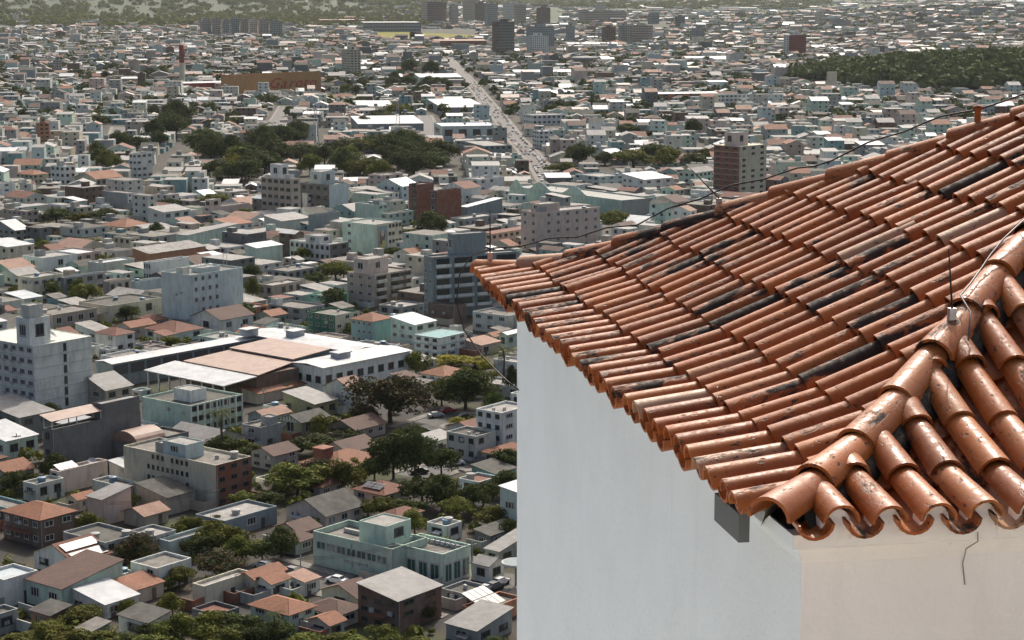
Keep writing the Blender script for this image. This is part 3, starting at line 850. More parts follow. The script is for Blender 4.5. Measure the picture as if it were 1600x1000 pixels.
r_ = FP('mint glass-fronted pavilion with tall green panes at the street corner', 'mint glass pavilion', 613, 692, 736, 866, 918, 'flat', 'mint', 'concrete', fl=1, wl=0, wr=0, clut=0, par=1.2, cat='office')
W_, L_, h_ = BUILT[-1][3:6]
for f, n_, Lf in (('l', 4, L_), ('r', 3, W_)):
    for i in range(n_):
        c_ = Lf*(.04+.92*(i+.5)/n_); o = link('window', WIN_G, r_)
        if f == 'r': o.location = (c_, 0, .5)
        else: o.location = (0, c_, .5); o.rotation_euler = (0,0,-math.pi/2)
        o.scale = (Lf*.92/n_*.80, 1, h_*.60)
for i in range(8): link('air_conditioner', AC, r_, (W_*.9, L_*(.1+.1*i), h_-1.2), 1.5)
FP('pinkish gabled house with dark grey roof and a white skylight', 'pinkish gabled house', 447, 509, 567, 806, 828, 'gx', 'pink', 'dark_slab', wl=2, wr=3, slope=.45)
r_ = FP('long house under a pale orange roof with a brick chimney stack', 'pale orange long roof', 470, 530, 602, 735, 752, 'hip', 'brick', 'orange_tile', wl=1, wr=2)
mb = MB(); mb.box(1.0, BUILT[-1][4]-6, 2, 4.2, BUILT[-1][4]-3, BUILT[-1][5]+3.2); mb.box(.8, BUILT[-1][4]-6.2, BUILT[-1][5]+3.2, 4.4, BUILT[-1][4]-2.8, BUILT[-1][5]+3.6); link('chimney', mb.mesh('chimney', WALLS['brick']), r_)
r_ = FP('red tiled house with black solar panels behind the mint office', 'red solar house', 553, 600, 640, 776, 792, 'hip', 'cream', 'red_tile')
W_, L_, h_ = BUILT[-1][3:6]
for i in range(4):
    s_ = link('solar_panel', SOLAR, r_, (1.6, L_*(.3+.13*i), h_+1.0)); s_.rotation_euler = (0, -math.atan(.38), 0); s_.scale = (2.0, 1.0, 1)
FP('house with broad dark tile roof just left of the mint office', 'broad dark tile roof', 424, 462, 496, 852, 868, 'hip', 'grey', 'brown_tile')
FP('dark brown sheet-roofed shed at the chapel wall edge above the small white house', 'dark brown sheet shed', 742, 766, 812, 838, 858, 'sx', 'dark_grey', 'dark_slab')
FP('grey-roofed house right of the mint pavilion, half behind the chapel', 'grey roof by the pavilion', 758, 780, 830, 862, 884, 'sy', 'grey', 'grey_sheet')
FP('tiny white gabled house right of the glass pavilion', 'tiny white gabled house', 739, 764, 788, 884, 912, 'gy', 'white', 'grey_sheet', wl=1, wr=1)
FP('low white flat house with two black tanks behind the mint office', 'white house with tanks', 667, 698, 722, 822, 848, 'flat', 'white', 'concrete', clut=2)
FP('dark brown three-storey house with greenish corrugated roof near the bottom edge', 'dark brown corrugated house', 560, 622, 690, 940, 990, 'sx', 'brown', 'grey_sheet', fl=3, wl=3, wr=2)
FP('mint-walled house with orange hipped roof at the bottom edge', 'mint house with orange roof', 392, 452, 492, 960, 992, 'hip', 'mint', 'orange_tile', fl=2, wl=2, wr=2)
FP('cream house with dark brown tile roof below the mint office street', 'brown tile roof by the street', 503, 560, 590, 940, 958, 'gx', 'cream', 'brown_tile', wl=1, wr=0)
FP('house with dark pyramid tile roof in front of the brown tile roof', 'dark pyramid roof', 478, 528, 565, 968, 984, 'hip', 'cream', 'brown_tile')
FP('low orange roof at the bottom edge beside the pyramid roof', 'low orange roof at the bottom', 482, 515, 538, 986, 1000, 'gx', 'offwhite', 'orange_tile')
FP('low shed with pale pink roof left of the street cars', 'pale pink shed roof', 450, 476, 500, 918, 932, 'sx', 'white', 'pink_tile')
FP('white-walled house with orange gable roofs above the bottom trees', 'orange gables above the bottom trees', 396, 424, 452, 912, 938, 'gx', 'white', 'orange_tile')
FP('dark flat roof house in front of the glass pavilion', 'dark flat roof before the pavilion', 690, 725, 760, 930, 950, 'flat', 'grey', 'dark_slab', clut=1)
r_ = FP('low orange-rimmed house with a rack of solar panels by the chapel wall', 'solar rack house', 722, 757, 815, 955, 982, 'flat', 'orange', 'dark_slab', wl=1, wr=0)
W_, L_, h_ = BUILT[-1][3:6]
for i in range(4):
    for j in range(2):
        s_ = link('solar_panel', SOLAR, r_, (1.6+i*1.5, 2+j*2.6, h_+.4+j*.9)); s_.rotation_euler = (.35, 0, 0); s_.scale = (1.4, 1.5, 1)
FP('grey corrugated shed at the bottom edge by the chapel wall', 'grey shed at the bottom edge', 697, 745, 800, 988, 1010, 'sy', 'grey', 'grey_sheet')
FP('grey house with dark brown gable left of the pale orange long roof', 'brown gable left of the orange roof', 393, 428, 466, 712, 736, 'gx', 'grey', 'brown_tile', fl=2)
FP('off-white flat house right of the beige block', 'flat house right of the beige block', 400, 428, 470, 752, 778, 'flat', 'offwhite', 'concrete', fl=2, clut=2)
FP('low house with red hipped tiles under the olive trees', 'red hipped house under the trees', 470, 500, 540, 762, 780, 'hip', 'beige', 'red_tile')
FP('cream house with brown gable above the pale orange long roof', 'brown gable above the orange roof', 500, 545, 590, 708, 724, 'gx', 'cream', 'brown_tile')
FP('white shed with grey roof between the large tree and the terrace house', 'white shed by the large tree', 655, 680, 712, 690, 712, 'sx', 'white', 'grey_sheet')
FP('two-storey grey house left of the ornate olive house', 'grey house left of the ornate one', 378, 408, 440, 668, 702, 'flat', 'grey', 'concrete', fl=2, clut=2)
FP('long brown tiled house below the pinkish gabled house', 'long brown tiled house', 430, 468, 500, 838, 852, 'gx', 'beige', 'brown_tile')
FP('small cream house with red tiles below the red solar house', 'small cream house with red tiles', 590, 620, 660, 812, 830, 'hip', 'cream', 'red_tile')
FP('white flat house with rooftop tanks right of the solar-roofed white house', 'white flat tank house', 150, 176, 210, 902, 926, 'flat', 'white', 'dark_slab', clut=3)
FP('narrow beige house between the large orange hipped house and the dark flat house', 'narrow beige house', 112, 128, 150, 838, 866, 'sy', 'beige', 'grey_sheet')
# --- around the market, right of it
FP('bright mint-green small building behind the dark green one', 'bright mint-green building', 483, 514, 543, 463, 480, 'flat', 'bright_mint', 'concrete', fl=2, wl=3, wr=3)
FP('building with dark green left face and cream right face', 'dark green building', 480, 524, 562, 493, 530, 'flat', 'green', 'concrete', wall2='cream', fl=3, wl=4, wr=3, style=WIN[0])
FP('teal and pale blue three-storey house with orange tiles on top', 'teal house', 549, 582, 613, 502, 540, 'hip', 'teal', 'orange_tile', wall2='pale_blue', fl=3, wl=4, wr=0, style=WIN[0])
FP('pale mint three-storey house with white metal roof beside the teal house', 'white metal roof house', 611, 648, 682, 508, 548, 'sx', 'mint', 'white_metal', fl=3, wl=3, wr=2)
FP('white building with green striped floors right of the white metal roof', 'green striped building', 648, 686, 729, 528, 562, 'flat', 'white', 'pale_concrete', fl=3, wl=3, wr=3, slabs=True, slabc='teal')
FP('low grey flat building under the beige apartment block', 'grey flat building under the apartments', 592, 628, 664, 480, 498, 'flat', 'grey', 'pale_concrete')
FP('white bungalow with broad orange hipped roof in front of the green striped building', 'white bungalow', 657, 694, 730, 588, 604, 'hip', 'white', 'orange_tile', wl=3, wr=2)
FP('tall white gable-ended house with pink tiles left of the red-leaved tree', 'white gable-ended house', 507, 550, 574, 610, 645, 'gx', 'white', 'pink_tile', fl=2, wl=0, wr=1, slope=.5)
FP('olive house under overlapping grey sheet roofs in front of the market', 'olive sheet-roofed house', 443, 492, 528, 632, 655, 'sx', 'olive', 'grey_sheet')
r_ = FP('olive-yellow old house with ornate white window gable', 'ornate olive house', 438, 471, 514, 660, 688, 'gx', 'olive', 'dark_slab', wl=1, wr=2, frac=.45, hh=.6, style=WIN[0])
W_, L_, h_ = BUILT[-1][3:6]; mb = MB()
for i in range(7): mb.cyl((-.1, L_*(i+.5)/7), .35, h_-.3, h_+.5+.9*(1-abs(i-3)/3.), 8, 0, .08)
link('ornament', mb.mesh('ornament', WALLS['white']), r_)
FP('blue-walled low house with mottled tile roof below the market', 'blue house below the market', 388, 416, 454, 652, 680, 'gx', 'slate', 'pink_tile')
FP('dark brown roofed row house right of the ornate olive house', 'dark row house', 512, 556, 602, 672, 690, 'gx', 'beige', 'brown_tile')
FP('white four-storey block with blue tank partly behind the chapel wall', 'white four-storey block', 744, 784, 830, 645, 712, 'flat', 'white', 'pale_concrete', fl=4, wl=3, wr=2, clut=2)
FP('lower white terrace house with dark awnings left of the four-storey block', 'terrace house with awnings', 698, 744, 775, 682, 722, 'flat', 'offwhite', 'dark_slab', fl=2, wl=3, wr=2, clut=2)
FP('green-windowed white house touching the chapel roof corner', 'white house under the chapel eave', 781, 792, 830, 523, 545, 'gx', 'mint', 'white_metal')
FP('small orange roof left of the house under the chapel eave', 'small orange roof by the eave', 754, 772, 788, 526, 540, 'gx', 'cream', 'orange_tile')
FP('beige ruin-like house with rough tiles above the yellow shrubs', 'beige rough tile house', 726, 752, 782, 540, 556, 'sx', 'beige', 'pink_tile')
FP('orange-roofed house glimpsed right of the white terrace house', 'orange roof by the terrace house', 752, 782, 826, 712, 728, 'hip', 'cream', 'orange_tile')
FP('long low orange-roofed gallery along the front of the market', 'orange gallery', 378, 404, 478, 616, 632, 'sx', 'beige', 'orange_tile', wl=0, wr=0)
# --- middle band
r_ = FP('pale blue slab block with streaked walls and antennas on its roof', 'pale blue slab block', 254, 301, 381, 430, 512, 'flat', 'pale_blue', 'concrete', fl=5, wl=0, wr=4, rlo=.02, rhi=.55, frac=.42, clut=3, pent=((.35,.7,.25,.6,0,1.6),))
W_, L_, h_ = BUILT[-1][3:6]
for i in range(7):
    mb = MB(); x, y = W_*br.uniform(.4, .9), L_*br.uniform(.2, .8); mb.tube([(x, y, h_-.5), (x, y, h_+br.uniform(2, 4.5))], .07, 5); link('antenna', mb.mesh('antenna', M_STEEL), r_)
FP('cream two-storey building with a dark stair window left of the grey one', 'cream two-storey building', 29, 52, 100, 434, 470, 'flat', 'cream', 'pale_concrete', fl=2, wl=1, wr=4, frac=.62, hh=.34)
FP('grey two-storey building right of the cream two-storey building', 'grey two-storey building', 94, 101, 165, 434, 464, 'flat', 'grey', 'white_metal', fl=2, wl=0, wr=4)
FP('long warehouse with mint streaked wall near the left middle', 'mint streaked warehouse', 276, 293, 372, 368, 392, 'sy', 'mint', 'grey_sheet', wl=0, wr=0)
FP('white long house with few small windows above the mint warehouse', 'white long house', 232, 256, 298, 332, 358, 'sx', 'pale_blue', 'grey_sheet', fl=2, wl=1, wr=3)
FP('white and grey three-storey house left of the white long house', 'white and grey house', 160, 200, 222, 302, 328, 'flat', 'grey', 'concrete', wall2='white', fl=3, wl=0, wr=3)
FP('house with orange hipped roof near the left edge under the hill trees', 'orange hipped house under the hill', 26, 52, 76, 273, 288, 'hip', 'cream', 'orange_tile')
FP('white four-storey house with terraces left of the long orange roof', 'white terraced house', 80, 102, 119, 260, 290, 'flat', 'white', 'white_metal', fl=3, wl=3, wr=2)
FP('long low row under a bright orange roof near the hill', 'long orange roof row', 117, 150, 192, 280, 292, 'gx', 'cream', 'orange_tile')
FP('white four-storey apartment house with dark balconies before the hill trees', 'apartment house before the hill', 203, 214, 239, 240, 280, 'flat', 'white', 'concrete', fl=4, wl=2, wr=3, frac=.7)
FP('long white blank building in the left middle', 'long white blank building', 36, 68, 122, 403, 427, 'flat', 'white', 'pale_concrete', fl=1, wl=1, wr=1)
FP('grey-white low hall right of the long white building', 'grey-white low hall', 138, 158, 211, 411, 432, 'flat', 'offwhite', 'white_metal', fl=1, wl=0, wr=0)
FP('pinkish low building behind the grey-white hall', 'pinkish low building', 75, 118, 158, 397, 414, 'flat', 'pink', 'white_metal')
FP('mint-white house with arched windows left of the slab block', 'mint-white arched house', 225, 236, 296, 410, 440, 'flat', 'white', 'pale_concrete', fl=2, wl=3, wr=0)
FP('light green roofed hall with an orange end wall', 'light green roofed hall', 208, 234, 322, 397, 418, 'sx', 'orange', 'pale_concrete', wall2='mint', wl=0, wr=0)
FP('cream villa with arched windows and a roof terrace in the left middle', 'cream villa', 178, 204, 219, 372, 398, 'flat', 'cream', 'pale_concrete', fl=2, wl=3, wr=2, style=WIN[1])
FP('grey gable shed at the left edge of the middle band', 'grey gable shed', -20, 24, 46, 360, 378, 'gx', 'grey', 'white_metal')
FP('row of orange roofs in front of the cream villa', 'orange roof row', 160, 196, 236, 355, 366, 'hip', 'cream', 'orange_tile')
FP('pink-white building with a square tower room right of the round tree', 'pink-white tower room house', 317, 330, 391, 324, 342, 'flat', 'pink', 'pale_concrete', fl=2, wl=1, wr=0, pent=((.02,.28,.1,.8,0,4.0,'pink'),))
FP('old tan building with flaking walls near the left edge', 'old tan building', 5, 42, 61, 330, 352, 'flat', 'beige', 'concrete')
FP('white blank house cut off by the left edge above the tan building', 'white blank edge house', -20, -2, 24, 287, 311, 'flat', 'white', 'concrete', wl=0, wr=1)
FP('orange-roofed low building behind the slab block', 'orange roof behind the slab', 334, 362, 396, 352, 362, 'sx', 'white', 'orange_tile')
FP('wide low flat hall with dark roof left of the slab block', 'wide dark flat hall', 124, 172, 253, 478, 504, 'flat', 'cream', 'dark_slab', fl=1, wl=0, wr=2, clut=2)
FP('low house with dark windows left of the slab block', 'low house with dark windows', 162, 171, 204, 440, 462, 'flat', 'beige', 'pale_concrete', fl=1, wl=0, wr=3)
FP('pale blue blank annex touching the slab block', 'pale blue annex', 205, 214, 253, 440, 466, 'flat', 'pale_blue', 'concrete', wl=0, wr=0)
FP('flat stepped building with pale rim behind the six-storey block', 'stepped building behind the block', 48, 84, 152, 492, 516, 'flat', 'beige', 'concrete', fl=1, wl=1, wr=4)
FP('reddish house with brown roof at the foot of the slab block', 'reddish house at the slab foot', 300, 345, 396, 500, 522, 'gx', 'white', 'brown_tile', wl=1, wr=2)
FP('orange building with flat terrace right of the slab block foot', 'orange terrace building', 350, 388, 420, 482, 505, 'flat', 'orange', 'pale_concrete')
# --- middle centre
FP('beige five-storey building with dark window bands and a roof tower', 'beige banded building', 409, 456, 470, 280, 340, 'flat', 'beige', 'concrete', fl=5, wl=5, wr=1, frac=.85, pent=((.05,.9,.35,.7,0,7.0,'white'),), clut=1)
FP('dark glazed building with a pale blue right side and stair tower', 'dark glazed building', 470, 515, 545, 289, 332, 'flat', 'dark_grey', 'concrete', wall2='pale_blue', fl=3, wl=4, wr=0, pent=((.05,.75,.3,.7,0,6.5,'pale_blue'),), clut=0)
FP('white box annex in front of the dark glazed building', 'white box annex', 474, 480, 498, 302, 330, 'flat', 'white', 'pale_concrete', fl=3, wl=0, wr=2)
FP('grey blank box building below the dark glazed building', 'grey blank box', 482, 491, 530, 336, 366, 'flat', 'slate', 'concrete', wl=0, wr=0)
FP('wide white-grey roof hall left of the grey blank box', 'wide white-grey hall', 413, 440, 486, 346, 362, 'sx', 'offwhite', 'grey_sheet', wl=0, wr=0)
FP('pale green gable-topped building above the mural building', 'pale green building', 555, 592, 606, 320, 350, 'flat', 'mint', 'pale_concrete', fl=3, wl=0, wr=2)
FP('long pale green low house right of the pale green building', 'long pale green house', 594, 606, 646, 334, 356, 'flat', 'mint', 'pink_tile', fl=2, wl=1, wr=4)
r_ = FP('mint block with a painted mural panel on its right face', 'mural building', 536, 586, 628, 351, 400, 'flat', 'mint', 'pale_concrete', wall2='cream', fl=4, wl=1, wr=4, rlo=.5, llo=.72, lhi=.86, frac=.7)
W_, L_, h_ = BUILT[-1][3:6]
mb = MB(); mb.box(W_*.10, -.08, h_*.12, W_*.46, 0, h_*.92, 0)
for i, (cx_, cz_, rx, rz, m_) in enumerate(((.28,.62,.10,.20,1), (.28,.70,.06,.12,2), (.29,.34,.11,.12,3), (.22,.42,.05,.10,1))):
    mb.poly([(W_*(cx_+rx*math.cos(2*math.pi*k/14)), -.09-.012*i, h_*(cz_+rz*math.sin(2*math.pi*k/14))) for k in range(14)], m_)
link('mural', mb.mesh('mural', [plain('mural_blue', (.22,.32,.33)), plain('mural_umber', (.17,.12,.09)), plain('mural_pale', (.5,.4,.33)), plain('mural_yellow', (.5,.42,.12))]), r_)
FP('white two-storey building with rows of dark windows left of the mural building', 'white dark-windowed building', 453, 516, 545, 382, 410, 'flat', 'white', 'pale_concrete', wall2='dark_grey', fl=2, wl=8, wr=2, style=WIN[1], pent=((.1,.8,.3,.65,0,3.2,'white'),))
FP('tall brick-brown tower with a dark slot', 'brick-brown tower', 639, 656, 678, 288, 346, 'flat', 'brick', 'concrete', fl=6, wl=1, wr=0, frac=.5, hh=.8, clut=0)
FP('brick-brown blank building joined right of the brown tower', 'brick-brown blank building', 672, 682, 721, 299, 352, 'flat', 'brown', 'pale_concrete', wall2='brick', wl=1, wr=0, fl=3)
FP('beige apartment block with balconies on its right face and pink roof tower', 'beige apartment block', 543, 585, 644, 430, 480, 'flat', 'beige', 'concrete', fl=4, wl=3, wr=2, frac=.4, pent=((.0,.55,.25,.75,0,5.6,'pink'),), bal=(('r', ((.05,.28), (.42,.68), (.78,.98))),), balc='offwhite')
FP('blue-grey apartment tower with rows of white balconies behind the chapel corner', 'blue-grey apartment tower', 663, 676, 812, 402, 498, 'flat', 'slate', 'concrete', phi=62, fl=6, wl=2, wr=0, maxw=40, pent=((.25,.62,.15,.8,0,7.5,'slate'),), bal=(('r', ((.04,.20), (.24,.46), (.50,.66), (.72,.96))),), balc='white')
FP('pinkish three-storey house left of the orange hill roofs', 'pinkish three-storey house', 576, 598, 629, 274, 300, 'flat', 'pink', 'concrete', fl=3, wl=2, wr=2)
FP('white stepped house by the centre with a small orange roof', 'white stepped house', 725, 748, 788, 280, 302, 'flat', 'white', 'pale_concrete', fl=2, wl=2, wr=3)
FP('pale mint warehouse left of the white dark-windowed building', 'pale mint warehouse', 384, 402, 442, 388, 414, 'sx', 'mint', 'white_metal', wl=0, wr=0)
FP('grey concrete house with flat roofs below the white dark-windowed building', 'grey concrete house', 416, 450, 502, 424, 440, 'flat', 'grey', 'concrete')
FP('tan house with courtyard left of the grey concrete house', 'tan courtyard house', 404, 426, 472, 446, 466, 'flat', 'beige', 'pale_concrete')
FP('dark weathered building left of the bright mint-green one', 'dark weathered building', 420, 472, 508, 482, 508, 'flat', 'grey', 'concrete', fl=2, wl=3, wr=2)
FP('grey house with an orange roof patch left of the weathered building', 'orange patch house', 400, 424, 448, 494, 512, 'gx', 'grey', 'orange_tile')
FP('long grey-blue warehouse right of the brick buildings', 'grey-blue warehouse', 718, 730, 785, 324, 344, 'sy', 'slate', 'blue_metal', wl=0, wr=0)
FP('ruined-looking grey building with open roof below the warehouse', 'open-roofed grey building', 704, 726, 777, 342, 358, 'flat', 'grey', 'grey_sheet')
FP('reddish tiled block behind the apartment tower room', 'reddish tiled block', 758, 768, 830, 366, 388, 'sx', 'pink', 'red_tile')
# --- right of centre, above the chapel roof
r_ = FP('long pale green factory wall with a scalloped top', 'pale green factory', 797, 972, 1020, 313, 345, 'flat', 'mint', 'grey_sheet', phi=52, wall2='grey', fl=1, wl=0, wr=0, maxl=90)
W_, L_, h_ = BUILT[-1][3:6]; mb = MB()
for f0, f1 in ((.30,.52), (.62,.82), (.88,1.)):
    n_ = 10; p = [(0, L_*(f0+(f1-f0)*i/n_), h_+3.6*math.sin(math.pi*i/n_)**1.5) for i in range(n_+1)]
    for i in range(n_): mb.quad((0,p[i+1][1],h_-.1),(0,p[i][1],h_-.1),p[i],p[i+1]); mb.quad((.3,p[i][1],h_-.1),(.3,p[i+1][1],h_-.1),(.3,*p[i+1][1:]),(.3,*p[i][1:])); mb.quad(p[i], (.3,*p[i][1:]), (.3,*p[i+1][1:]), p[i+1])
link('scalloped_gable', mb.mesh('gable', WALLS['mint']), r_)
FP('pink five-storey block seen just above the chapel roof', 'pink block above the chapel roof', 814, 840, 937, 332, 396, 'flat', 'pink', 'pale_concrete', fl=5, wl=2, wr=6, rlo=.1, frac=.34, phi=52, pent=((.1,.4,.2,.8,0,3.5,'pink'),))
FP('white shed-roofed building with dark ground-floor windows near the tower', 'white shed-roofed building', 972, 1006, 1051, 281, 300, 'sx', 'white', 'white_metal', phi=52, fl=2, wl=4, wr=3)
FP('white-blue low building left of the white shed-roofed one', 'white-blue low building', 898, 936, 975, 276, 292, 'flat', 'pale_blue', 'pale_concrete', phi=52, fl=2, wl=4, wr=3)
FP('small white gable house by the park trees', 'white gable house by the trees', 930, 952, 973, 240, 254, 'gx', 'white', 'white_metal', wl=0, wr=1)
FP('long roof of white and grey sheets behind the park trees', 'white and grey sheet roof', 970, 990, 1028, 238, 250, 'gx', 'beige', 'white_metal', wl=0, wr=0)
FP('brick-red and cream apartment tower standing above the chapel roof', 'brick-red and cream tower', 1114, 1154, 1196, 229, 318, 'flat', 'brick', 'concrete', phi=45, wall2='cream', fl=10, wl=3, wr=3, frac=.5, slabs=True, slabc='cream', pent=((.1,.6,.3,.7,0,7.0,'pink'),))
FP('mint low house left of the brick-red tower', 'mint low house', 1060, 1086, 1117, 270, 288, 'gx', 'mint', 'pale_concrete')
FP('white flat block with windows at the avenue end', 'white block at the avenue end', 832, 842, 865, 205, 232, 'flat', 'white', 'white_metal', phi=70, rows=True)
FP('pale grey blank block beside the avenue', 'pale grey blank block', 818, 832, 884, 180, 196, 'flat', 'white', 'pale_concrete', phi=70, rows=True, fl=2)
FP('white rank of shops left of the avenue with long white roof', 'white shop rank', 720, 756, 800, 228, 245, 'flat', 'slate', 'pale_concrete', phi=70, rows=True)
FP('big pale warehouse left of the avenue with a pinkish roof', 'big pale warehouse', 678, 690, 778, 197, 222, 'flat', 'pale_blue', 'white_metal', phi=80, rows=True, fl=1, wl=1, wr=4)
FP('white-roofed hall in the middle distance left of the big pale warehouse', 'white-roofed hall', 548, 560, 662, 194, 206, 'sx', 'slate', 'white_metal', phi=80, wl=0, wr=0)
FP('grey hall with two white roof strips near the avenue', 'two-strip roof hall', 668, 690, 760, 168, 180, 'sx', 'grey', 'white_metal', phi=80, wl=0, wr=0)
FP('pale mint hall with long white roof left of the avenue', 'pale mint hall', 648, 656, 722, 121, 134, 'sx', 'mint', 'white_metal', phi=80, wl=0, wr=0)
FP('cream white row with windows before the yellow lawn', 'cream row by the lawn', 552, 560, 616, 166, 176, 'sx', 'white', 'white_metal', phi=80, rows=True)
# --- far landmarks
r_ = FP('huge tan factory block with red script lettering', 'tan lettered factory', 346, 352, 502, 117, 153, 'flat', 'tan', 'white_metal', phi=46, wl=0, wr=0, clut=0, cat='factory')
W_, L_, h_ = BUILT[-1][3:6]
M_SIGN = plain('sign_red', (.34,.02,.018), .6); xx = W_*.44
for chr_, adv in (('G', .80), ('a', .58), ('r', .42), ('o', .60), ('t', .40), ('o', .60)):
    tx = bpy.data.curves.new('letter', 'FONT'); tx.body = chr_; tx.shear = .38; tx.extrude = .06
    to = bpy.data.objects.new('letter_curve', tx); COL.objects.link(to)
    me = bpy.data.meshes.new_from_object(to.evaluated_get(bpy.context.evaluated_depsgraph_get())); bpy.data.objects.remove(to)
    me.materials.clear(); me.materials.append(M_SIGN)
    lo_ = link('letter', me, r_); lo_.location = (xx, -.12, h_*.34); lo_.rotation_euler = (math.pi/2, 0, 0); lo_.scale = (h_*.80, h_*.62, 1)
    xx += adv*h_*.80
FP('low dark red factory wing left of the tan factory', 'dark red factory wing', 262, 266, 352, 131, 146, 'sx', 'red', 'white_metal', phi=60, wl=0, wr=0)
FP('orange long building in the right distance', 'orange long building', 1020, 1024, 1121, 147, 163, 'sx', 'orange', 'white_metal', phi=75, wl=0, wr=4, rows=True)
FP('white apartment row with windows right of the orange building', 'white row by the orange building', 1122, 1126, 1172, 148, 172, 'flat', 'white', 'white_metal', phi=75, rows=True)
FP('cream blank block standing in front of the wooded hill', 'cream block by the wooded hill', 1291, 1294, 1307, 112, 146, 'flat', 'cream', 'pale_concrete', phi=60, wl=0, wr=0, clut=0)
def tower(label, ref, xl, xc, xr, yt, yb, wall, wall2=None, phi=60, fl=12, **k):
    return FP(label, ref, xl, xc, xr, yt, yb, 'flat', wall, 'concrete', phi=phi, wall2=wall2, fl=fl, rows=True, clut=0, name='tower_block', cat='tower', pent=((.3,.7,.3,.7,0,4.5,wall),), **k)
tower('dark grey-brown twin tower block, leftmost of the far skyline', 'leftmost skyline tower', 658, 668, 698, 3, 38, 'beige', 'brown')
tower('beige tower block right of the dark twin tower', 'beige skyline tower', 723, 734, 754, 1, 32, 'beige')
tower('slim grey tower between the beige skyline towers', 'slim grey tower', 757, 763, 778, 6, 44, 'grey')
tower('pale tower block behind the slim grey tower', 'pale skyline tower', 786, 796, 820, 4, 34, 'offwhite')
tower('dark brown tower block nearest the avenue head', 'dark brown tower', 769, 779, 804, 34, 88, 'brown', 'dark_grey')
tower('grey wide tower block behind the white twin tower', 'grey wide tower', 822, 830, 866, 42, 78, 'slate')
tower('white twin tower block at the avenue head', 'white twin tower', 823, 832, 857, 56, 90, 'white')
tower('small grey tower right of the white twin tower', 'small grey tower', 884, 889, 898, 40, 68, 'slate')
tower('long beige slab of flats in the right far distance', 'long beige slab', 904, 916, 994, 18, 40, 'beige', fl=6)
tower('brown pair of flats below the long beige slab', 'brown pair of flats', 940, 948, 962, 42, 70, 'brown', fl=8)
tower('tan slab of flats right of the brown pair', 'tan slab of flats', 984, 990, 1020, 40, 70, 'beige', fl=8)
tower('grey slab of flats between the brown pair and the tan slab', 'grey slab of flats', 966, 972, 986, 40, 68, 'grey', fl=8)
tower('white and red striped tower left of the wooded hill', 'striped tower', 1224, 1232, 1259, 55, 90, 'white', 'red', phi=50)
tower('brownish tower behind the beige skyline tower', 'brownish skyline tower', 742, 748, 760, 5, 36, 'brown')
tower('pale slim tower right of the pale skyline tower', 'pale slim tower', 803, 808, 822, 8, 40, 'beige')
tower('grey tower seen over the long beige slab', 'grey tower over the slab', 1012, 1017, 1030, 22, 44, 'grey', fl=8)
tower('bluish tower in the right far distance above the long white shed', 'bluish far tower', 1078, 1084, 1100, 48, 68, 'slate', fl=8)
tower('beige tower left of the striped tower', 'beige tower by the striped one', 1148, 1154, 1166, 20, 40, 'beige', fl=9)
tower('tall grey-brown tower at the right of the skyline cluster', 'right cluster tower', 838, 844, 860, 12, 44, 'brown')
tower('slim beige tower just right of the dark twin tower', 'slim beige tower', 702, 706, 716, 8, 38, 'beige')
tower('pale tower over the brown pair of flats', 'pale tower over the flats', 930, 935, 946, 8, 36, 'offwhite')
tower('dark slim tower in the right distance', 'dark slim tower', 1055, 1059, 1070, 26, 50, 'dark_grey', fl=9)
tower('grey pair tower right of the striped tower', 'grey tower right of the striped one', 1300, 1305, 1318, 30, 52, 'grey', fl=9)
tower('white tower above the far left roofs', 'white far-left tower', 20, 24, 30, 22, 36, 'white', fl=9)
tower('cream tower block with dark core right of the factory lettering', 'cream tower by the factory', 534, 548, 564, 78, 118, 'cream', fl=10)
tower('grey tall house far left among low roofs', 'grey far-left house', 83, 88, 97, 94, 118, 'grey', fl=6)
tower('pinkish tall house at the left under the far trees', 'pinkish tall house', 57, 62, 78, 193, 224, 'orange', fl=5)
for i, (x0, x1, yt_, w_) in enumerate(((313, 330, 31, 'grey'), (331, 345, 30, 'beige'), (346, 358, 32, 'grey'), (359, 374, 29, 'slate'), (375, 388, 31, 'beige'), (389, 402, 30, 'pink'), (403, 420, 31, 'beige'), (421, 441, 33, 'grey'))):
    tower(['far grey slab, leftmost of the row of eight', 'beige slab, second in the far row of eight', 'grey slab, third in the far row of eight', 'bluish slab, fourth in the far row of eight', 'beige slab, fifth in the far row of eight', 'pink slab, sixth in the far row of eight', 'beige slab, seventh in the far row of eight', 'grey slab at the right end of the row of eight'][i], 'row of eight slabs', x0, x0+4, x1, yt_, 57, w_, fl=8, group='far row of slabs of flats')
FP('long white roof strip lying before the far green plain at left', 'far white roof strip', -40, -30, 280, 31, 37, 'flat', 'white', 'white_metal', phi=84, maxw=420, wl=0, wr=0, clut=0)
FP('dark red-brown long hall on the far plain', 'far red-brown hall', 496, 500, 572, 31, 40, 'flat', 'red', 'brown_metal', phi=82, maxw=260, wl=0, wr=0, clut=0)
FP('grey frame building right of the far red-brown hall', 'far grey frame building', 562, 568, 658, 35, 50, 'flat', 'grey', 'white_metal', phi=82, maxw=260, rows=True, fl=3, clut=0)
FP('red-brown hall with pale base left of the dark tower', 'red-brown hall', 676, 680, 760, 64, 74, 'sx', 'brick', 'pink_tile', phi=80, maxw=200, wl=0, wr=0)
FP('long white shed roof in the right distance', 'long white shed', 1068, 1072, 1155, 91, 99, 'sx', 'offwhite', 'white_metal', phi=80, wl=0, wr=0)
FP('white shed roof strip below the white twin tower', 'white strip below the twin tower', 884, 888, 970, 69, 75, 'sx', 'offwhite', 'white_metal', phi=82, wl=0, wr=0)
FP('pale industrial roof strip near the water tower', 'strip near the water tower', 800, 804, 912, 113, 121, 'sx', 'offwhite', 'white_metal', phi=82, wl=0, wr=0)

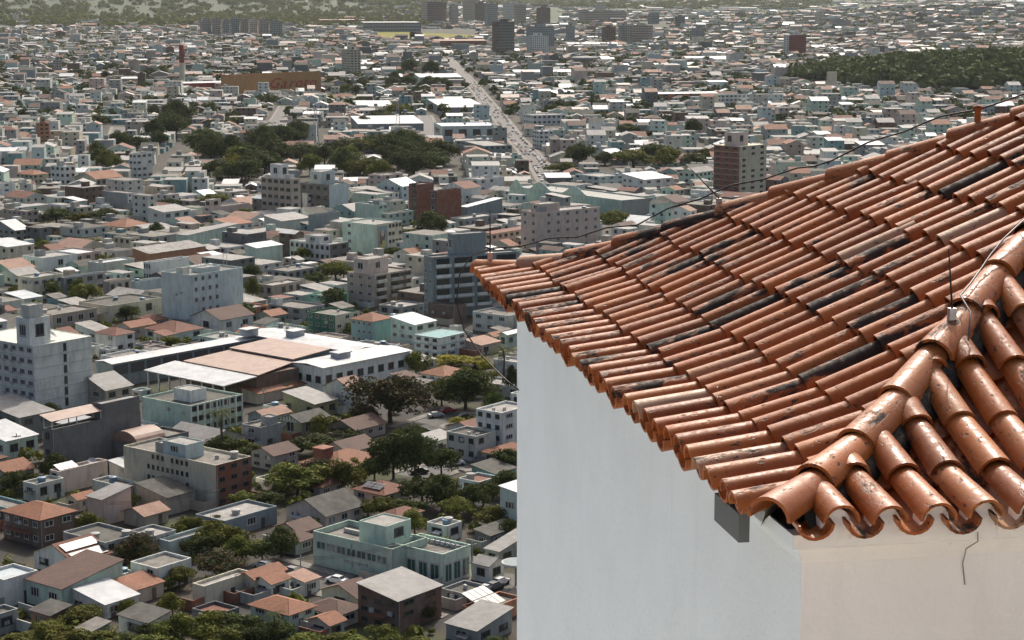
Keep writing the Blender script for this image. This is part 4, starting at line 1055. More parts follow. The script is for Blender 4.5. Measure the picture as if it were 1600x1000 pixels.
# market hall: white galleries round a brown roof
Nn = ground(505, 573, 8.0); Nn.z = 0
market = link('market_hall', None, None, Nn); market.rotation_euler = (0, 0, math.pi/2 - R(41))
tag(market, 'market hall of white roofed galleries round a large brown roof', 'market')
def wing(x0, x1, y0, y1, z, nm, rm, wm, hip_=.5, wins=0):
    mb = MB(); mb.box(x0, y0, 0, x1, y1, z, 0, False); o = link(nm, mb.mesh(nm, WALLS[wm]), market)
    rf = MB(); e = .5
    if (x1-x0) > (y1-y0):
        m_ = (y0+y1)/2; slab(rf, [(x0-e,y0-e,z),(x1+e,y0-e,z),(x1+e,m_,z+hip_),(x0-e,m_,z+hip_)]); slab(rf, [(x1+e,y1+e,z),(x0-e,y1+e,z),(x0-e,m_,z+hip_),(x1+e,m_,z+hip_)])
    else:
        m_ = (x0+x1)/2; slab(rf, [(x0-e,y1+e,z),(x0-e,y0-e,z),(m_,y0-e,z+hip_),(m_,y1+e,z+hip_)]); slab(rf, [(x1+e,y0-e,z),(x1+e,y1+e,z),(m_,y1+e,z+hip_),(m_,y0-e,z+hip_)])
    link('roof', rf.mesh('roof', ROOFS[rm]), o)
    return o
wing(0, 33, 0, 11.5, 7.6, 'right_wing', 'white_metal', 'white')
wing(21.6, 33, 12.2, 56, 7.4, 'back_wing', 'white_metal', 'slate')
wing(-30, 21, 50.5, 57, 6.6, 'left_gallery', 'white_metal', 'slate')
rf = MB(); slab(rf, [(-27, 8.5, 5.6), (-16.2, 7.8, 6.6), (-16.2, 41, 6.6), (-27, 41, 5.6)], .25); link('front_canopy', rf.mesh('front_canopy', ROOFS['white_metal']), market)
for i in range(8):
    for x in (-26.5,):
        mb = MB(); mb.box(x, 9+i*4.4, 0, x+.35, 9.35+i*4.4, 5.6); link('post', mb.mesh('post', WALLS['offwhite']), market)
rf = MB(); slab(rf, [(-16, 7.6, 6.9), (1, 11.8, 7.6), (1, 38, 7.6), (-16, 38, 6.9)], .25); slab(rf, [(0.4, 12.2, 8.2), (15.5, 13, 8.9), (15.5, 38, 8.9), (0.4, 38, 8.2)], .25)
link('central_roof', rf.mesh('central_roof', ROOFS['brown_metal']), market)
mb = MB(); mb.box(-15.5, 9, 0, -.4, 37.5, 6.7, 0, False); link('central_wall', mb.mesh('central_wall', WALLS['brown']), market)
for i in range(9):
    for x in (-29.5+i*5.6,):
        mb = MB(); mb.box(x, 50.35, 3.4, x+4.6, 50.5, 6.0); link('opening', mb.mesh('opening', M_FRAME_D), market)
for i in range(8): o = link('window', WIN[1], market, (2+i*3.9, 0, 3.6)); o.scale = (2.2, 1, 1.9)
for i in range(3): o = link('window', WIN[1], market, (0, 2+i*3.6, 3.4), -math.pi/2); o.scale = (2.0, 1, 1.8)
for x, y in ((12, 5.8), (27, 40), (20, 52)):
    mb = MB(); mb.box(x-2.2, y-1.6, 7.6, x+2.2, y+1.6, 9.4); mb.box(x-2.5, y-1.9, 9.4, x+2.5, y+1.9, 9.7); link('roof_lantern', mb.mesh('roof_lantern', ROOFS['white_metal']), market)
BUILT.append((market, 'market hall', Nn.copy() + Vector((0,0,0)), 33, 57, 8, 41))
MARKET_EXTRA = True

# red and white factory chimney
P = ground(285, 131); h_ = height_for(P, 71)
ch = link('factory_chimney', None, None, P); tag(ch, 'tall factory chimney, red above and pale below', 'chimney')
mb = MB(); mb.cyl((0,0), 3.3, 0, h_*.55, 16, 0, 3.0); link('shaft', mb.mesh('shaft', WALLS['cream']), ch)
mb = MB(); mb.cyl((0,0), 3.0, h_*.55, h_, 16, 0, 2.5); mb.cyl((0,0), 2.75, h_, h_+.6, 16); link('red_shaft', mb.mesh('red_shaft', WALLS['red']), ch)
P = ground(905, 42); h_ = height_for(ground(623, 34), 16)
ch = link('brick_chimney', None, None, ground(623, 36)); tag(ch, 'faint brick-red stack on the far green plain', 'chimney')
mb = MB(); mb.cyl((0,0), 8, 0, 26, 12, 0, 6.5); mb.cyl((0,0), 7, 26, 27.5, 12); link('shaft', mb.mesh('shaft', WALLS['brick']), ch)
# mushroom water tower
P = ground(914, 124); wt = link('water_tower', None, None, P); tag(wt, 'concrete mushroom water tower with wide flat bowl', 'water tower')
h_ = height_for(P, 88)
mb = MB(); mb.cyl((0,0), 3.2, 0, h_*.72, 16, 0, 2.4); link('stem', mb.mesh('stem', WALLS['grey']), wt)
mb = MB(); mb.cyl((0,0), 2.6, h_*.70, h_*.88, 24, 0, 15.5); mb.cyl((0,0), 15.5, h_*.88, h_*.96, 24, 0, 15.5); mb.cyl((0,0), 15.5, h_*.96, h_*1.02, 24, 0, 3); link('bowl', mb.mesh('bowl', WALLS['grey']), wt)
# lattice masts
def mast(px, yb, yt, label):
    P = ground(px, yb); h = height_for(P, yt); o = link('lattice_mast', None, None, P); tag(o, label, 'mast')
    for sx in (-1, 1):
        for sy in (-1, 1):
            mb = MB(); mb.tube([(sx*2.2, sy*2.2, 0), (sx*.4, sy*.4, h)], [.16, .1], 4); link('leg', mb.mesh('leg', M_STEEL), o)
    n_ = int(h/3)
    mb = MB()
    for i in range(n_):
        z0, z1 = h*i/n_, h*(i+1)/n_; a, b_ = 2.2-1.8*i/n_, 2.2-1.8*(i+1)/n_
        for k in range(4):
            q = [(-1,-1),(1,-1),(1,1),(-1,1)]; p, r = q[k], q[(k+1) % 4]
            mb.tube([(p[0]*a, p[1]*a, z0), (r[0]*b_, r[1]*b_, z1)], .06, 3)
            mb.tube([(r[0]*a, r[1]*a, z0), (p[0]*b_, p[1]*b_, z1)], .06, 3)
    link('bracing', mb.mesh('bracing', M_STEEL), o)
mast(622, 228, 158, 'tall steel lattice mast above the hill trees'); mast(494, 230, 160, 'steel lattice mast left of the hill trees')
mast(1239, 42, 8, 'far lattice mast above the striped tower')
# ================================================================== vegetation
def leaf_mat(name, a, b_, c_=None):
    m = bpy.data.materials.new('leaf_' + name); m.use_nodes = True; nt = m.node_tree
    b = nt.nodes['Principled BSDF']; out = nt.nodes['Material Output']
    g = N(nt, 'ShaderNodeNewGeometry'); oi = N(nt, 'ShaderNodeObjectInfo').outputs['Random']
    n1 = noise(nt, g.outputs['Position'], .45, 4, .6)
    c = mix(nt, maprange(nt, n1, .38, .62), a, b_)
    if c_: c = mix(nt, maprange(nt, noise(nt, g.outputs['Position'], .9, 3, .6), .52, .66), c, c_)
    hv = N(nt, 'ShaderNodeHueSaturation'); nt.links.new(c, hv.inputs['Color'])
    nt.links.new(maprange(nt, oi, 0, 1, .75, 1.2), hv.inputs['Value']); nt.links.new(maprange(nt, oi, 0, 1, .485, .512), hv.inputs['Hue'])
    nt.links.new(hv.outputs[0], b.inputs['Base Color']); b.inputs['Roughness'].default_value = .75; b.inputs['Specular IOR Level'].default_value = .08
    tr_ = N(nt, 'ShaderNodeBsdfTranslucent'); nt.links.new(hv.outputs[0], tr_.inputs[0])
    mx = N(nt, 'ShaderNodeMixShader'); mx.inputs[0].default_value = .2
    nt.links.new(b.outputs[0], mx.inputs[1]); nt.links.new(tr_.outputs[0], mx.inputs[2]); nt.links.new(mx.outputs[0], out.inputs[0])
    return m
LEAF = dict(dark=leaf_mat('dark', (.046,.066,.020), (.082,.098,.026)), olive=leaf_mat('olive', (.085,.105,.022), (.160,.160,.032)),
            yellow=leaf_mat('yellow', (.20,.20,.03), (.32,.28,.04)), red=leaf_mat('red', (.040,.052,.02), (.07,.066,.026), (.12,.055,.035)),
            palm=leaf_mat('palm', (.06,.08,.026), (.10,.115,.036)))
M_BARK = plain('bark', (.075,.06,.045), .95)
def crown_mesh(seed, n, size, lobes, flat=1.0, mat=None):
    """leaf clumps over many uneven lobes; unit crown: 1 wide, from z=.22 to 1"""
    r = np.random.default_rng(seed)
    L = []
    for i in range(lobes):
        a = r.uniform(0, 2*np.pi); q = r.uniform(.0, .36)**.9; z = .34 + r.uniform(0, .46)*(1-q*.9)
        L.append((q*np.cos(a), q*np.sin(a), z, r.uniform(.13, .23)))
    L = np.array(L)
    k = r.integers(0, lobes, n)
    d = r.normal(size=(n, 3)); d[:, 2] += .25; d /= np.linalg.norm(d, axis=1)[:, None]
    rad = L[k, 3]*(r.uniform(.45, 1.08, n)**.6)
    c = L[k, :3] + d*rad[:, None]*np.array([1, 1, .85*flat])
    nrm = d + r.normal(scale=.55, size=(n, 3)); nrm /= np.linalg.norm(nrm, axis=1)[:, None]
    t = np.cross(nrm, r.normal(size=(n, 3))); t /= np.linalg.norm(t, axis=1)[:, None]
    b_ = np.cross(nrm, t); s = size*r.uniform(.6, 1.35, n)[:, None]
    v = np.stack([c - t*s, c + b_*s*.55 + nrm*s*.15, c + t*s, c - b_*s*.55 + nrm*s*.15], 1).reshape(-1, 3)
    me = bpy.data.meshes.new('crown'); me.from_pydata(v.tolist(), [], np.arange(4*n).reshape(-1, 4).tolist())
    me.materials.append(mat); return me
def trunk_mesh(seed):
    r = random.Random(seed); mb = MB()
    mb.tube([(0,0,-.02), (.01,0,.2), (r.uniform(-.03,.03), r.uniform(-.03,.03), .42), (0, 0, .62)], [.032, .026, .020, .008], 7)
    for i in range(5):
        a = i*1.26 + r.uniform(-.4, .4); q = r.uniform(.2, .34)
        mb.tube([(0,0,.2+.04*i), (q*.4*math.cos(a), q*.4*math.sin(a), .38+.04*i), (q*math.cos(a), q*math.sin(a), .52+.06*i)], [.016, .012, .004], 5)
    return mb.mesh('trunk', M_BARK)
CROWNS = {}
for kname, mt in LEAF.items():
    if kname == 'palm': continue
    CROWNS[kname] = [(crown_mesh(10*len(CROWNS)*7+i, 4200, .033, 22+4*i, 1., mt), crown_mesh(500+10*len(CROWNS)+i, 620, .072, 12+3*i, 1., mt)) for i in range(3)]
TRUNKS = [trunk_mesh(i) for i in range(3)]
TREES = []; tg = random.Random(5)
def tree_at(P, w, h, kind, label=None, big=True):
    i = tg.randrange(3)
    o = link('tree', None, None, P, tg.uniform(0, 6.28)); o.scale = (w, w*tg.uniform(.85, 1.1), h)
    link('trunk', TRUNKS[i], o); link('crown', CROWNS[kind][i][0 if big else 1], o)
    o['category'] = 'tree'
    if label: o['label'] = label
    TREES.append((o, P.copy(), w, h, kind)); return o
def tree_px(px, yb, wpx, hpx, kind='dark', label=None):
    s = scale_at(yb); return tree_at(ground(px, yb), wpx/s*1.12, hpx/s*1.06, kind, label, wpx > 16)
for a in (
    # near the bottom
    (345,902,76,46,'red'),(125,985,70,42,'olive'),(75,1008,70,40,'olive'),(118,1016,70,40,'olive'),(165,1014,64,36,'olive'),(30,1015,70,30,'olive'),(275,1006,70,56,'olive'),(320,1010,76,60,'olive'),(350,1020,70,44,'olive'),(395,1014,60,36,'dark'),(240,1006,50,36,'dark'),(360,1000,90,50,'dark'),(250,1020,80,34,'olive'),
    (470,1020,60,34,'olive'),(520,1022,64,34,'olive'),(560,1024,66,34,'olive'),(610,1024,60,34,'olive'),(660,1024,64,32,'olive'),(720,1026,80,26,'olive'),(430,1008,60,44,'dark'),(205,1016,60,28,'dark'),(780,1022,50,30,'dark'),
    (330,864,66,56,'olive'),(362,868,60,52,'olive'),(310,872,50,40,'dark'),(300,850,62,48,'olive'),(378,880,60,50,'olive'),(410,880,46,40,'dark'),(440,872,58,52,'dark'),(280,918,46,38,'olive'),(262,924,30,26,'dark'),
    (465,776,98,60,'olive'),(535,770,66,56,'olive'),(430,765,40,30,'dark'),(660,790,66,50,'dark'),(690,798,60,60,'dark'),(740,800,50,52,'dark'),(715,812,60,40,'olive'),(770,826,64,42,'olive'),
    (600,812,60,40,'olive'),(575,806,44,30,'dark'),(615,748,76,84,'dark'),(650,750,70,80,'dark'),(585,752,50,44,'dark'),(555,742,40,30,'olive'),(520,800,50,34,'dark'),(640,812,56,36,'dark'),(800,846,40,40,'dark'),(755,790,50,44,'dark'),(735,618,60,50,'olive'),(775,660,44,50,'dark'),(570,668,50,40,'red'),(250,715,30,20,'dark'),(415,690,40,26,'dark'),(545,690,44,24,'dark'),(690,744,50,50,'dark'),(795,742,50,48,'dark'),(790,776,46,44,'dark'),(727,760,34,20,'yellow'),(768,780,20,28,'yellow'),
    (610,660,118,82,'red'),(728,640,86,66,'dark'),(690,634,52,48,'olive'),(650,590,46,46,'olive'),(800,618,24,50,'dark'),(705,572,60,20,'yellow'),(742,574,54,20,'yellow'),(758,582,30,22,'yellow'),(715,664,34,14,'yellow'),(690,700,30,20,'dark'),
    (500,712,72,36,'dark'),(460,712,40,26,'dark'),(350,712,56,38,'dark'),(395,722,50,30,'dark'),(300,770,20,14,'dark'),(140,838,44,42,'olive'),(205,800,26,36,'olive'),(55,770,40,36,'dark'),(410,798,54,34,'dark'),
    (445,618,34,24,'olive'),(380,712,34,28,'olive'),(230,770,30,22,'dark'),(405,770,34,24,'dark'),
    (640,700,50,40,'dark'),(720,700,44,36,'olive'),(770,700,40,36,'dark'),(600,726,50,34,'olive'),(480,832,40,26,'dark'),(560,850,44,26,'olive'),(790,870,30,26,'olive'),(380,800,50,34,'olive'),(340,830,40,30,'dark'),(20,905,40,30,'dark'),(75,930,36,26,'olive'),(200,960,40,30,'olive'),(660,970,40,30,'dark'),(600,1000,50,30,'olive'),(540,960,26,20,'dark'),(120,905,26,18,'dark'),
    # middle band
    (135,474,56,34,'olive'),(198,500,42,24,'dark'),(122,524,40,20,'dark'),(268,546,46,22,'olive'),(70,395,34,22,'olive'),(132,386,52,16,'olive'),(88,348,46,26,'dark'),(122,348,38,18,'olive'),(165,346,50,22,'dark'),
    (268,326,30,18,'dark'),(335,322,48,22,'olive'),(54,310,26,14,'olive'),(180,292,26,10,'olive'),(245,372,26,26,'dark'),(673,370,54,42,'dark'),(525,438,52,34,'olive'),(495,446,36,24,'dark'),(392,440,30,28,'dark'),(612,406,32,22,'dark'),
    (640,372,30,16,'olive'),(385,338,30,14,'olive'),(60,540,24,14,'olive'),(395,470,24,40,'olive'),(958,358,52,32,'olive'),(930,350,30,20,'olive'),(945,258,40,22,'dark'),(905,262,56,44,'dark'),(880,270,40,20,'olive'),
    (990,262,70,32,'olive'),(1040,266,60,40,'olive'),(1020,250,50,30,'dark'),(1085,262,46,26,'dark'),(1100,250,30,20,'olive'),(862,268,26,12,'olive'),(1085,216,26,34,'dark'),(980,210,36,18,'dark'),(1010,216,28,14,'dark'),
    (10,560,30,24,'dark'),(215,556,24,16,'olive')):
    tree_px(*a)
# wooded rise across the middle of the town
for (x0, x1, y0, y1, n_, s0, s1, kinds) in ((312, 420, 235, 292, 16, 36, 60, 'dark dark olive'), (398, 470, 225, 282, 12, 34, 58, 'dark dark dark'), (478, 600, 238, 292, 15, 36, 58, 'dark olive dark olive'), (600, 722, 240, 276, 16, 36, 60, 'dark'),
                                    (225, 290, 200, 236, 7, 30, 56, 'dark'), (125, 225, 230, 270, 8, 24, 44, 'dark olive'), (350, 400, 270, 292, 3, 30, 40, 'yellow'), (640, 720, 130, 150, 8, 16, 30, 'dark'), (505, 600, 132, 150, 9, 14, 24, 'olive dark'), (610, 680, 108, 140, 7, 18, 34, 'dark'),
                                    (560, 640, 180, 200, 6, 22, 40, 'dark olive'), (90, 260, 112, 130, 10, 14, 26, 'dark olive')):
    for i in range(n_):
        tree_px(tg.uniform(x0, x1), tg.uniform(y0, y1), tg.uniform(s0, s1), tg.uniform(s0, s1)*.82, tg.choice(kinds.split()))
# palms
def palm_meshes(seed):
    r = random.Random(seed); t = MB(); t.tube([(0,0,0), (.02,0,.3), (.03,.01,.62), (.02,.0,.80)], [.026, .02, .017, .016], 8)
    fr = []
    for i in range(20):
        a = i*2.4 + r.uniform(-.2, .2); up = r.uniform(-.05, .9); mb = MB(); ln = r.uniform(.24, .33)
        pts = []
        for k in range(8):
            q = k/7; rr = ln*q; z = .80 + ln*(up*q - .95*q*q)
            pts.append(Vector((rr*math.cos(a), rr*math.sin(a), z)))
        sd = Vector((-math.sin(a), math.cos(a), 0))
        for k in range(7):
            w0 = .05*math.sin(math.pi*min(1, (k+.4)/7))+.004
            for sg in (-1, 1):
                for h in range(2):
                    p = pts[k].lerp(pts[k+1], h*.5); q = pts[k].lerp(pts[k+1], h*.5+.3)
                    e = p + sd*sg*w0 + Vector((0, 0, -w0*.55)) + (pts[k+1]-pts[k])*.6
                    mb.poly([tuple(p), tuple(q), tuple(e)])
        fr.append(mb.mesh('frond', LEAF['palm']))
    return t.mesh('palm_trunk', M_BARK), fr
PALM = [palm_meshes(1), palm_meshes(2)]
def palm_px(px, yb, hpx, label):
    s = scale_at(yb); h = hpx/s*1.05; o = link('palm_tree', None, None, ground(px, yb), px); o.scale = (h*1.15, h*1.15, h); tag(o, label, 'palm')
    t, fr = PALM[int(px) % 2]; link('trunk', t, o)
    for f in fr: link('frond', f, o)
    TREES.append((o, ground(px, yb), 2, h, 'palm'))
palm_px(347, 716, 88, 'tall palm in front of the ribbed white office'); palm_px(785, 612, 80, 'palm against the chapel wall beside the yellow shrubs')
palm_px(428, 1012, 66, 'palm among the bottom trees before the mint house'); palm_px(415, 232, 46, 'palm-like tall tree at the left of the wooded rise')
palm_px(432, 1000, 40, 'smaller palm beside the palm among the bottom trees'); palm_px(462, 160, 26, 'small palm before the lettered factory'); palm_px(1545, 118, 22, 'palm on the edge of the wooded hill') if False else None

# ================================================================== town fabric between the landmarks
OX0, OX1, OY0, OY1 = -700, 760, 290, 3000
occ = np.zeros((OX1-OX0, OY1-OY0), bool)
def mark(px_, py_):
    i = (np.asarray(px_)-OX0).astype(int); j = (np.asarray(py_)-OY0).astype(int)
    k = (i >= 0) & (i < occ.shape[0]) & (j >= 0) & (j < occ.shape[1]); occ[i[k], j[k]] = True
def rect_pts(P, phi, x0, x1, y0, y1, step=.7):
    a = np.arange(x0, x1+step, step); b_ = np.arange(y0, y1+step, step); A, B = np.meshgrid(a, b_)
    s, c = math.sin(R(phi)), math.cos(R(phi))
    return (P.x + A*s - B*c).ravel(), (P.y + A*c + B*s).ravel()
IMW, IMH = 400, 260
hero_d = np.zeros((IMH, IMW))            # depth of the landmark seen in each 4x4 block of the picture
for (o, ref, P, W, L, h, phi) in BUILT:
    x0 = -30 if ref == 'market hall' else 0
    mark(*rect_pts(P, phi, x0-1.2, W+1.2, -1.2, L+1.2))
    s, c = math.sin(R(phi)), math.cos(R(phi)); cs = []
    for a in (x0, W):
        for b_ in (0, L):
            for z in (h*.25, h): cs.append(proj(P.x+a*s-b_*c, P.y+a*c+b_*s, z))
    u0, u1 = min(q[0] for q in cs), max(q[0] for q in cs); v0, v1 = min(q[1] for q in cs), max(q[1] for q in cs)
    sl_ = (slice(max(0, int(v0/4)), max(0, int(v1/4))), slice(max(0, int(u0/4)), max(0, int(u1/4))))
    hero_d[sl_] = np.maximum(hero_d[sl_], P.y)
for (o, P, w, h, k) in TREES:
    if w > 5:
        a = np.arange(-w*.3, w*.3+.1, .8); A, B = np.meshgrid(a, a); q = A*A+B*B < (w*.3)**2; mark(P.x+A[q], P.y+B[q])
    u, v = proj(P.x, P.y, h*.55); wp = w*scale_at(proj(P.x, P.y, 0)[1])
    sl_ = (slice(max(0, int((v-wp*.35)/4)), max(0, int((v+wp*.3)/4))), slice(max(0, int((u-wp*.4)/4)), max(0, int((u+wp*.4)/4))))
    hero_d[sl_] = np.maximum(hero_d[sl_], P.y)
# avenue running away from the middle
AV = [ground(862, 290), ground(838, 250), ground(806, 218), ground(782, 185), ground(757, 156), ground(735, 128), ground(712, 104), ground(700, 90)]
def road(name, pts, w, label=None):
    mb = MB(); km = MB(); L_, R_ = [], []
    for i, p in enumerate(pts):
        t = (pts[min(i+1, len(pts)-1)] - pts[max(i-1, 0)]).normalized(); n = Vector((t.y, -t.x, 0)); L_.append(p - n*w/2); R_.append(p + n*w/2)
    for i in range(len(pts)-1):
        mb.quad((*R_[i].xy, .012), (*R_[i+1].xy, .012), (*L_[i+1].xy, .012), (*L_[i].xy, .012))
        d = pts[i+1]-pts[i]; n_ = max(2, int(d.length)); t = d.normalized(); n = Vector((t.y, -t.x, 0))
        for a in np.arange(0, d.length, 1.0):
            for q in np.arange(-w/2-3, w/2+3, 1.0): p = pts[i]+t*a+n*q; mark([p.x], [p.y])
        for sgn, S in ((1, R_), (-1, L_)):
            p0, p1 = S[i], S[i+1]; o_ = n*sgn
            km.quad((*p0.xy, .013), (*p1.xy, .013), (*p1.xy, .14), (*p0.xy, .14)); q0, q1 = p0+o_*2.4, p1+o_*2.4
            km.quad((*p0.xy, .14), (*p1.xy, .14), (*q1.xy, .14), (*q0.xy, .14))
    o = link(name, mb.mesh(name, M_ROAD)); tag(o, kind='structure')
    k = link('pavement', km.mesh('pavement', ROOFS['concrete'])); tag(k, kind='structure')
def road_mat():
    m, nt, b = new_mat('asphalt'); g = N(nt, 'ShaderNodeNewGeometry').outputs['Position']
    c = mix(nt, maprange(nt, noise(nt, g, .3, 5, .6), .35, .7), (.085,.084,.08), (.055,.054,.052))
    nt.links.new(c, b.inputs['Base Color']); b.inputs['Roughness'].default_value = .8; b.inputs['Specular IOR Level'].default_value = .3
    return m
M_ROAD = road_mat()
road('avenue', AV, 10)
STREETS = [[ground(395, 880), ground(520, 915), ground(610, 932), ground(720, 950)], [ground(640, 672), ground(700, 650), ground(770, 655)], [ground(178, 236), ground(182, 212), ground(186, 198)], [ground(418, 206), ground(436, 184), ground(446, 166)],
           [ground(640, 745), ground(700, 728), ground(800, 722)], [ground(745, 935), ground(790, 895)], [ground(662, 222), ground(672, 198), ground(664, 180)]]
for s_ in STREETS: road('street', s_, 8.5)

def hidden(px, py):
    """deep behind the chapel, with room for a step to the side"""
    if px < 930: return False
    return py > 470 - (px-742)*.31 + 60
FILL_W = ['white','white','white','offwhite','offwhite','offwhite','cream','cream','beige','grey','grey','pink','mint','mint','pale_blue','pale_blue','slate','dark_grey','brown','teal']
fr_ = random.Random(77)
lots = []
def grid(phi, p0, p1, q0, q1, bw, bd, st, dmin, dmax, wr, jitter=2.0):
    s, c = math.sin(R(phi)), math.cos(R(phi))
    p = p0
    while p < p1:
        q = q0
        while q < q1:
            for row in range(2):
                dq = bd/2; w_ = 0
                while w_ < bw:
                    w = fr_.uniform(*wr)
                    if w_ + w > bw+2: break
                    a, b_ = p+w_, q+row*dq
                    cx, cy = (a+w/2)*s - (b_+dq/2)*c, (a+w/2)*c + (b_+dq/2)*s
                    if dmin < cy < dmax:
                        px, py = proj(cx, cy, 0)
                        if -70 < px < 1660 and py < 1030 and not hidden(px, py): lots.append((cy, a, b_, w, dq, phi))
                    w_ += w
            q += bd + st
        p += bw + st
grid(38, 100, 1500, -750, 900, 66, 36, 8, 300, 1010, (8.5, 15))
grid(86.3, -900, 900, 900, 1600, 78, 34, 8, 1010, 1500, (9, 17))
lots.sort()
STUFF = []     # buildings too far and too many: joined
n_things = 0
FILL = []
def poly_ok(P, phi, W, L):
    X, Y = rect_pts(P, phi, 0, W, 0, L, 1.0)
    i, j = (X-OX0).astype(int), (Y-OY0).astype(int); k = (i >= 0) & (i < occ.shape[0]) & (j >= 0) & (j < occ.shape[1])
    if not k.any(): return True
    return occ[i[k], j[k]].mean() < .04
def in_front(P, phi, W, L, h):
    s, c = math.sin(R(phi)), math.cos(R(phi)); cs = [proj(P.x+a*s-b_*c, P.y+a*c+b_*s, z) for a in (0, W) for b_ in (0, L) for z in (0, h)]
    u0, u1 = min(q[0] for q in cs), max(q[0] for q in cs); v0, v1 = min(q[1] for q in cs), max(q[1] for q in cs)
    a = hero_d[max(0, int(v0/4)):max(0, int(v1/4)+1), max(0, int(u0/4)):max(0, int(u1/4)+1)]
    return 0 if a.size == 0 else float((a > P.y+3).mean())
for (d, a, b_, w, dq, phi) in lots:
    s, c = math.sin(R(phi)), math.cos(R(phi))
    placed = False
    for tryi in range(3):
        W, L = w-fr_.uniform(.1, 1.5), dq-fr_.uniform(.5, 5)
        if tryi: W, L = W*.62, L*.62
        oa, ob = a+fr_.uniform(0, w-W), b_+fr_.uniform(0, dq-L)
        P = Vector((oa*s-ob*c, oa*c+ob*s, 0))
        if not poly_ok(P, phi, W, L): continue
        tall = fr_.random()
        h = fr_.uniform(3.0, 4.2) if tall < .36 else fr_.uniform(5.6, 7.4) if tall < .80 else fr_.uniform(8.5, 13)
        lim = .14
        if in_front(P, phi, W, L, h) > lim: h = fr_.uniform(2.8, 3.3)
        if in_front(P, phi, W, L, h) > .36: continue
        k = fr_.random()
        if k < .64: rf, rc = 'flat', fr_.choice(['concrete','concrete','pale_concrete','pale_concrete','dark_slab','grey_sheet'])
        elif k < .79: rf, rc = fr_.choice(['gx','gy','hip']), fr_.choice(['orange_tile','red_tile','red_tile','brown_tile','pink_tile'])
        else: rf, rc = fr_.choice(['sx','sy','sx','gx','gy']), fr_.choice(['grey_sheet','grey_sheet','grey_sheet','white_metal','blue_metal','dark_slab','pale_concrete'])
        FILL.append((P, phi, W, L, h, rf, fr_.choice(FILL_W), rc)); mark(*rect_pts(P, phi, -.3, W+.3, -.3, L+.3)); placed = True
        break
    if not placed and fr_.random() < .5:
        P = Vector(((a+w/2)*s-(b_+dq/2)*c, (a+w/2)*c+(b_+dq/2)*s, 0)); i, j = int(P.x-OX0), int(P.y-OY0)
        if 0 <= i < occ.shape[0] and 0 <= j < occ.shape[1] and not occ[i, j]: FILL.append((P, 'tree'))

sr = random.Random(31)
UNDER = []
for k in range(5200):
    y = sr.uniform(305, 980); x = sr.uniform(-.30, .30)*y; px, py = proj(x, y, 0)
    if not (-40 < px < 1000) or py > 1015 or hidden(px, py): continue
    W, L, h = sr.uniform(3.2, 7.5), sr.uniform(3.2, 7.5), sr.uniform(2.4, 3.4); P = Vector((x, y, 0))
    if k % 2 == 0 and poly_ok(P, 38, W, L) and in_front(P, 38, W, L, h) < .45:
        FILL.append((P, 38, W, L, h, sr.choice(['flat','sx','sy','flat']), sr.choice(FILL_W), sr.choice(['grey_sheet','dark_slab','concrete','red_tile','brown_tile','white_metal']))); mark(*rect_pts(P, 38, -.2, W+.2, -.2, L+.2))
    else:
        i, j = int(x-OX0), int(y-OY0)
        if not occ[max(0, i-1):i+2, max(0, j-1):j+2].any(): UNDER.append((x, y, -.2, sr.uniform(1.4, 3.6), sr.uniform(1.2, 3.0))); mark([x-1, x, x+1, x, x], [y, y, y, y-1, y+1])
FILL.sort(key=lambda f: f[0].y)
# ------------------------------------------------------------------ relations, for labels
SIDES = ('left of', 'right of', 'behind', 'in front of')
def screen_of(P, h): return proj(P.x, P.y, h*.5)
LAND = [(ref, *proj(P.x, P.y, h*.5)) for (o, ref, P, W, L, h, phi) in BUILT]
_cnt = {}
def relation(P, h):
    u, v = screen_of(P, h); best = min(LAND, key=lambda q: (q[1]-u)**2 + 2.5*(q[2]-v)**2)
    du, dv = u-best[1], v-best[2]
    side = ('right of' if du > 0 else 'left of') if abs(du) > 1.4*abs(dv) else ('in front of' if dv > 0 else 'behind')
    return side, best[0]
ORD = ['', 'second ', 'third ', 'fourth ', 'fifth ', 'sixth ', 'seventh ', 'eighth ', 'ninth ', 'tenth ', 'eleventh ', 'twelfth ', 'thirteenth ', 'fourteenth ', 'fifteenth ', 'sixteenth ']
def label_all(items):
    """items: (object, description, P, h); nearest to its landmark first, so that alike ones are told apart by order"""
    by = {}
    for o, desc, P, h in items:
        side, ref = relation(P, h); u, v = screen_of(P, h)
        q = next(x for x in LAND if x[0] == ref)
        by.setdefault((desc, side, ref), []).append(((q[1]-u)**2+(q[2]-v)**2, o))
    for (desc, side, ref), L in by.items():
        L.sort(key=lambda x: x[0])
        for i, (_, o) in enumerate(L):
            n = ORD[min(i, 15)]
            o['label'] = f'{n}{desc} {side} the {ref}' if i == 0 else f'{n}nearest {desc} {side} the {ref}'
WN = dict(pale_blue='pale blue', dark_grey='dark grey', bright_mint='bright mint', offwhite='off-white')
RN = dict(orange_tile='orange tiled', red_tile='red tiled', brown_tile='brown tiled', pink_tile='pink tiled', white_metal='white sheet-roofed', grey_sheet='grey sheet-roofed', concrete='flat-roofed', pale_concrete='flat-roofed', dark_slab='dark-roofed', brown_metal='brown sheet-roofed', blue_metal='bluish sheet-roofed')
items = []
n_house = 300 - len(BUILT) - 2
k_ = 0
far_list = []
tree_fill = []
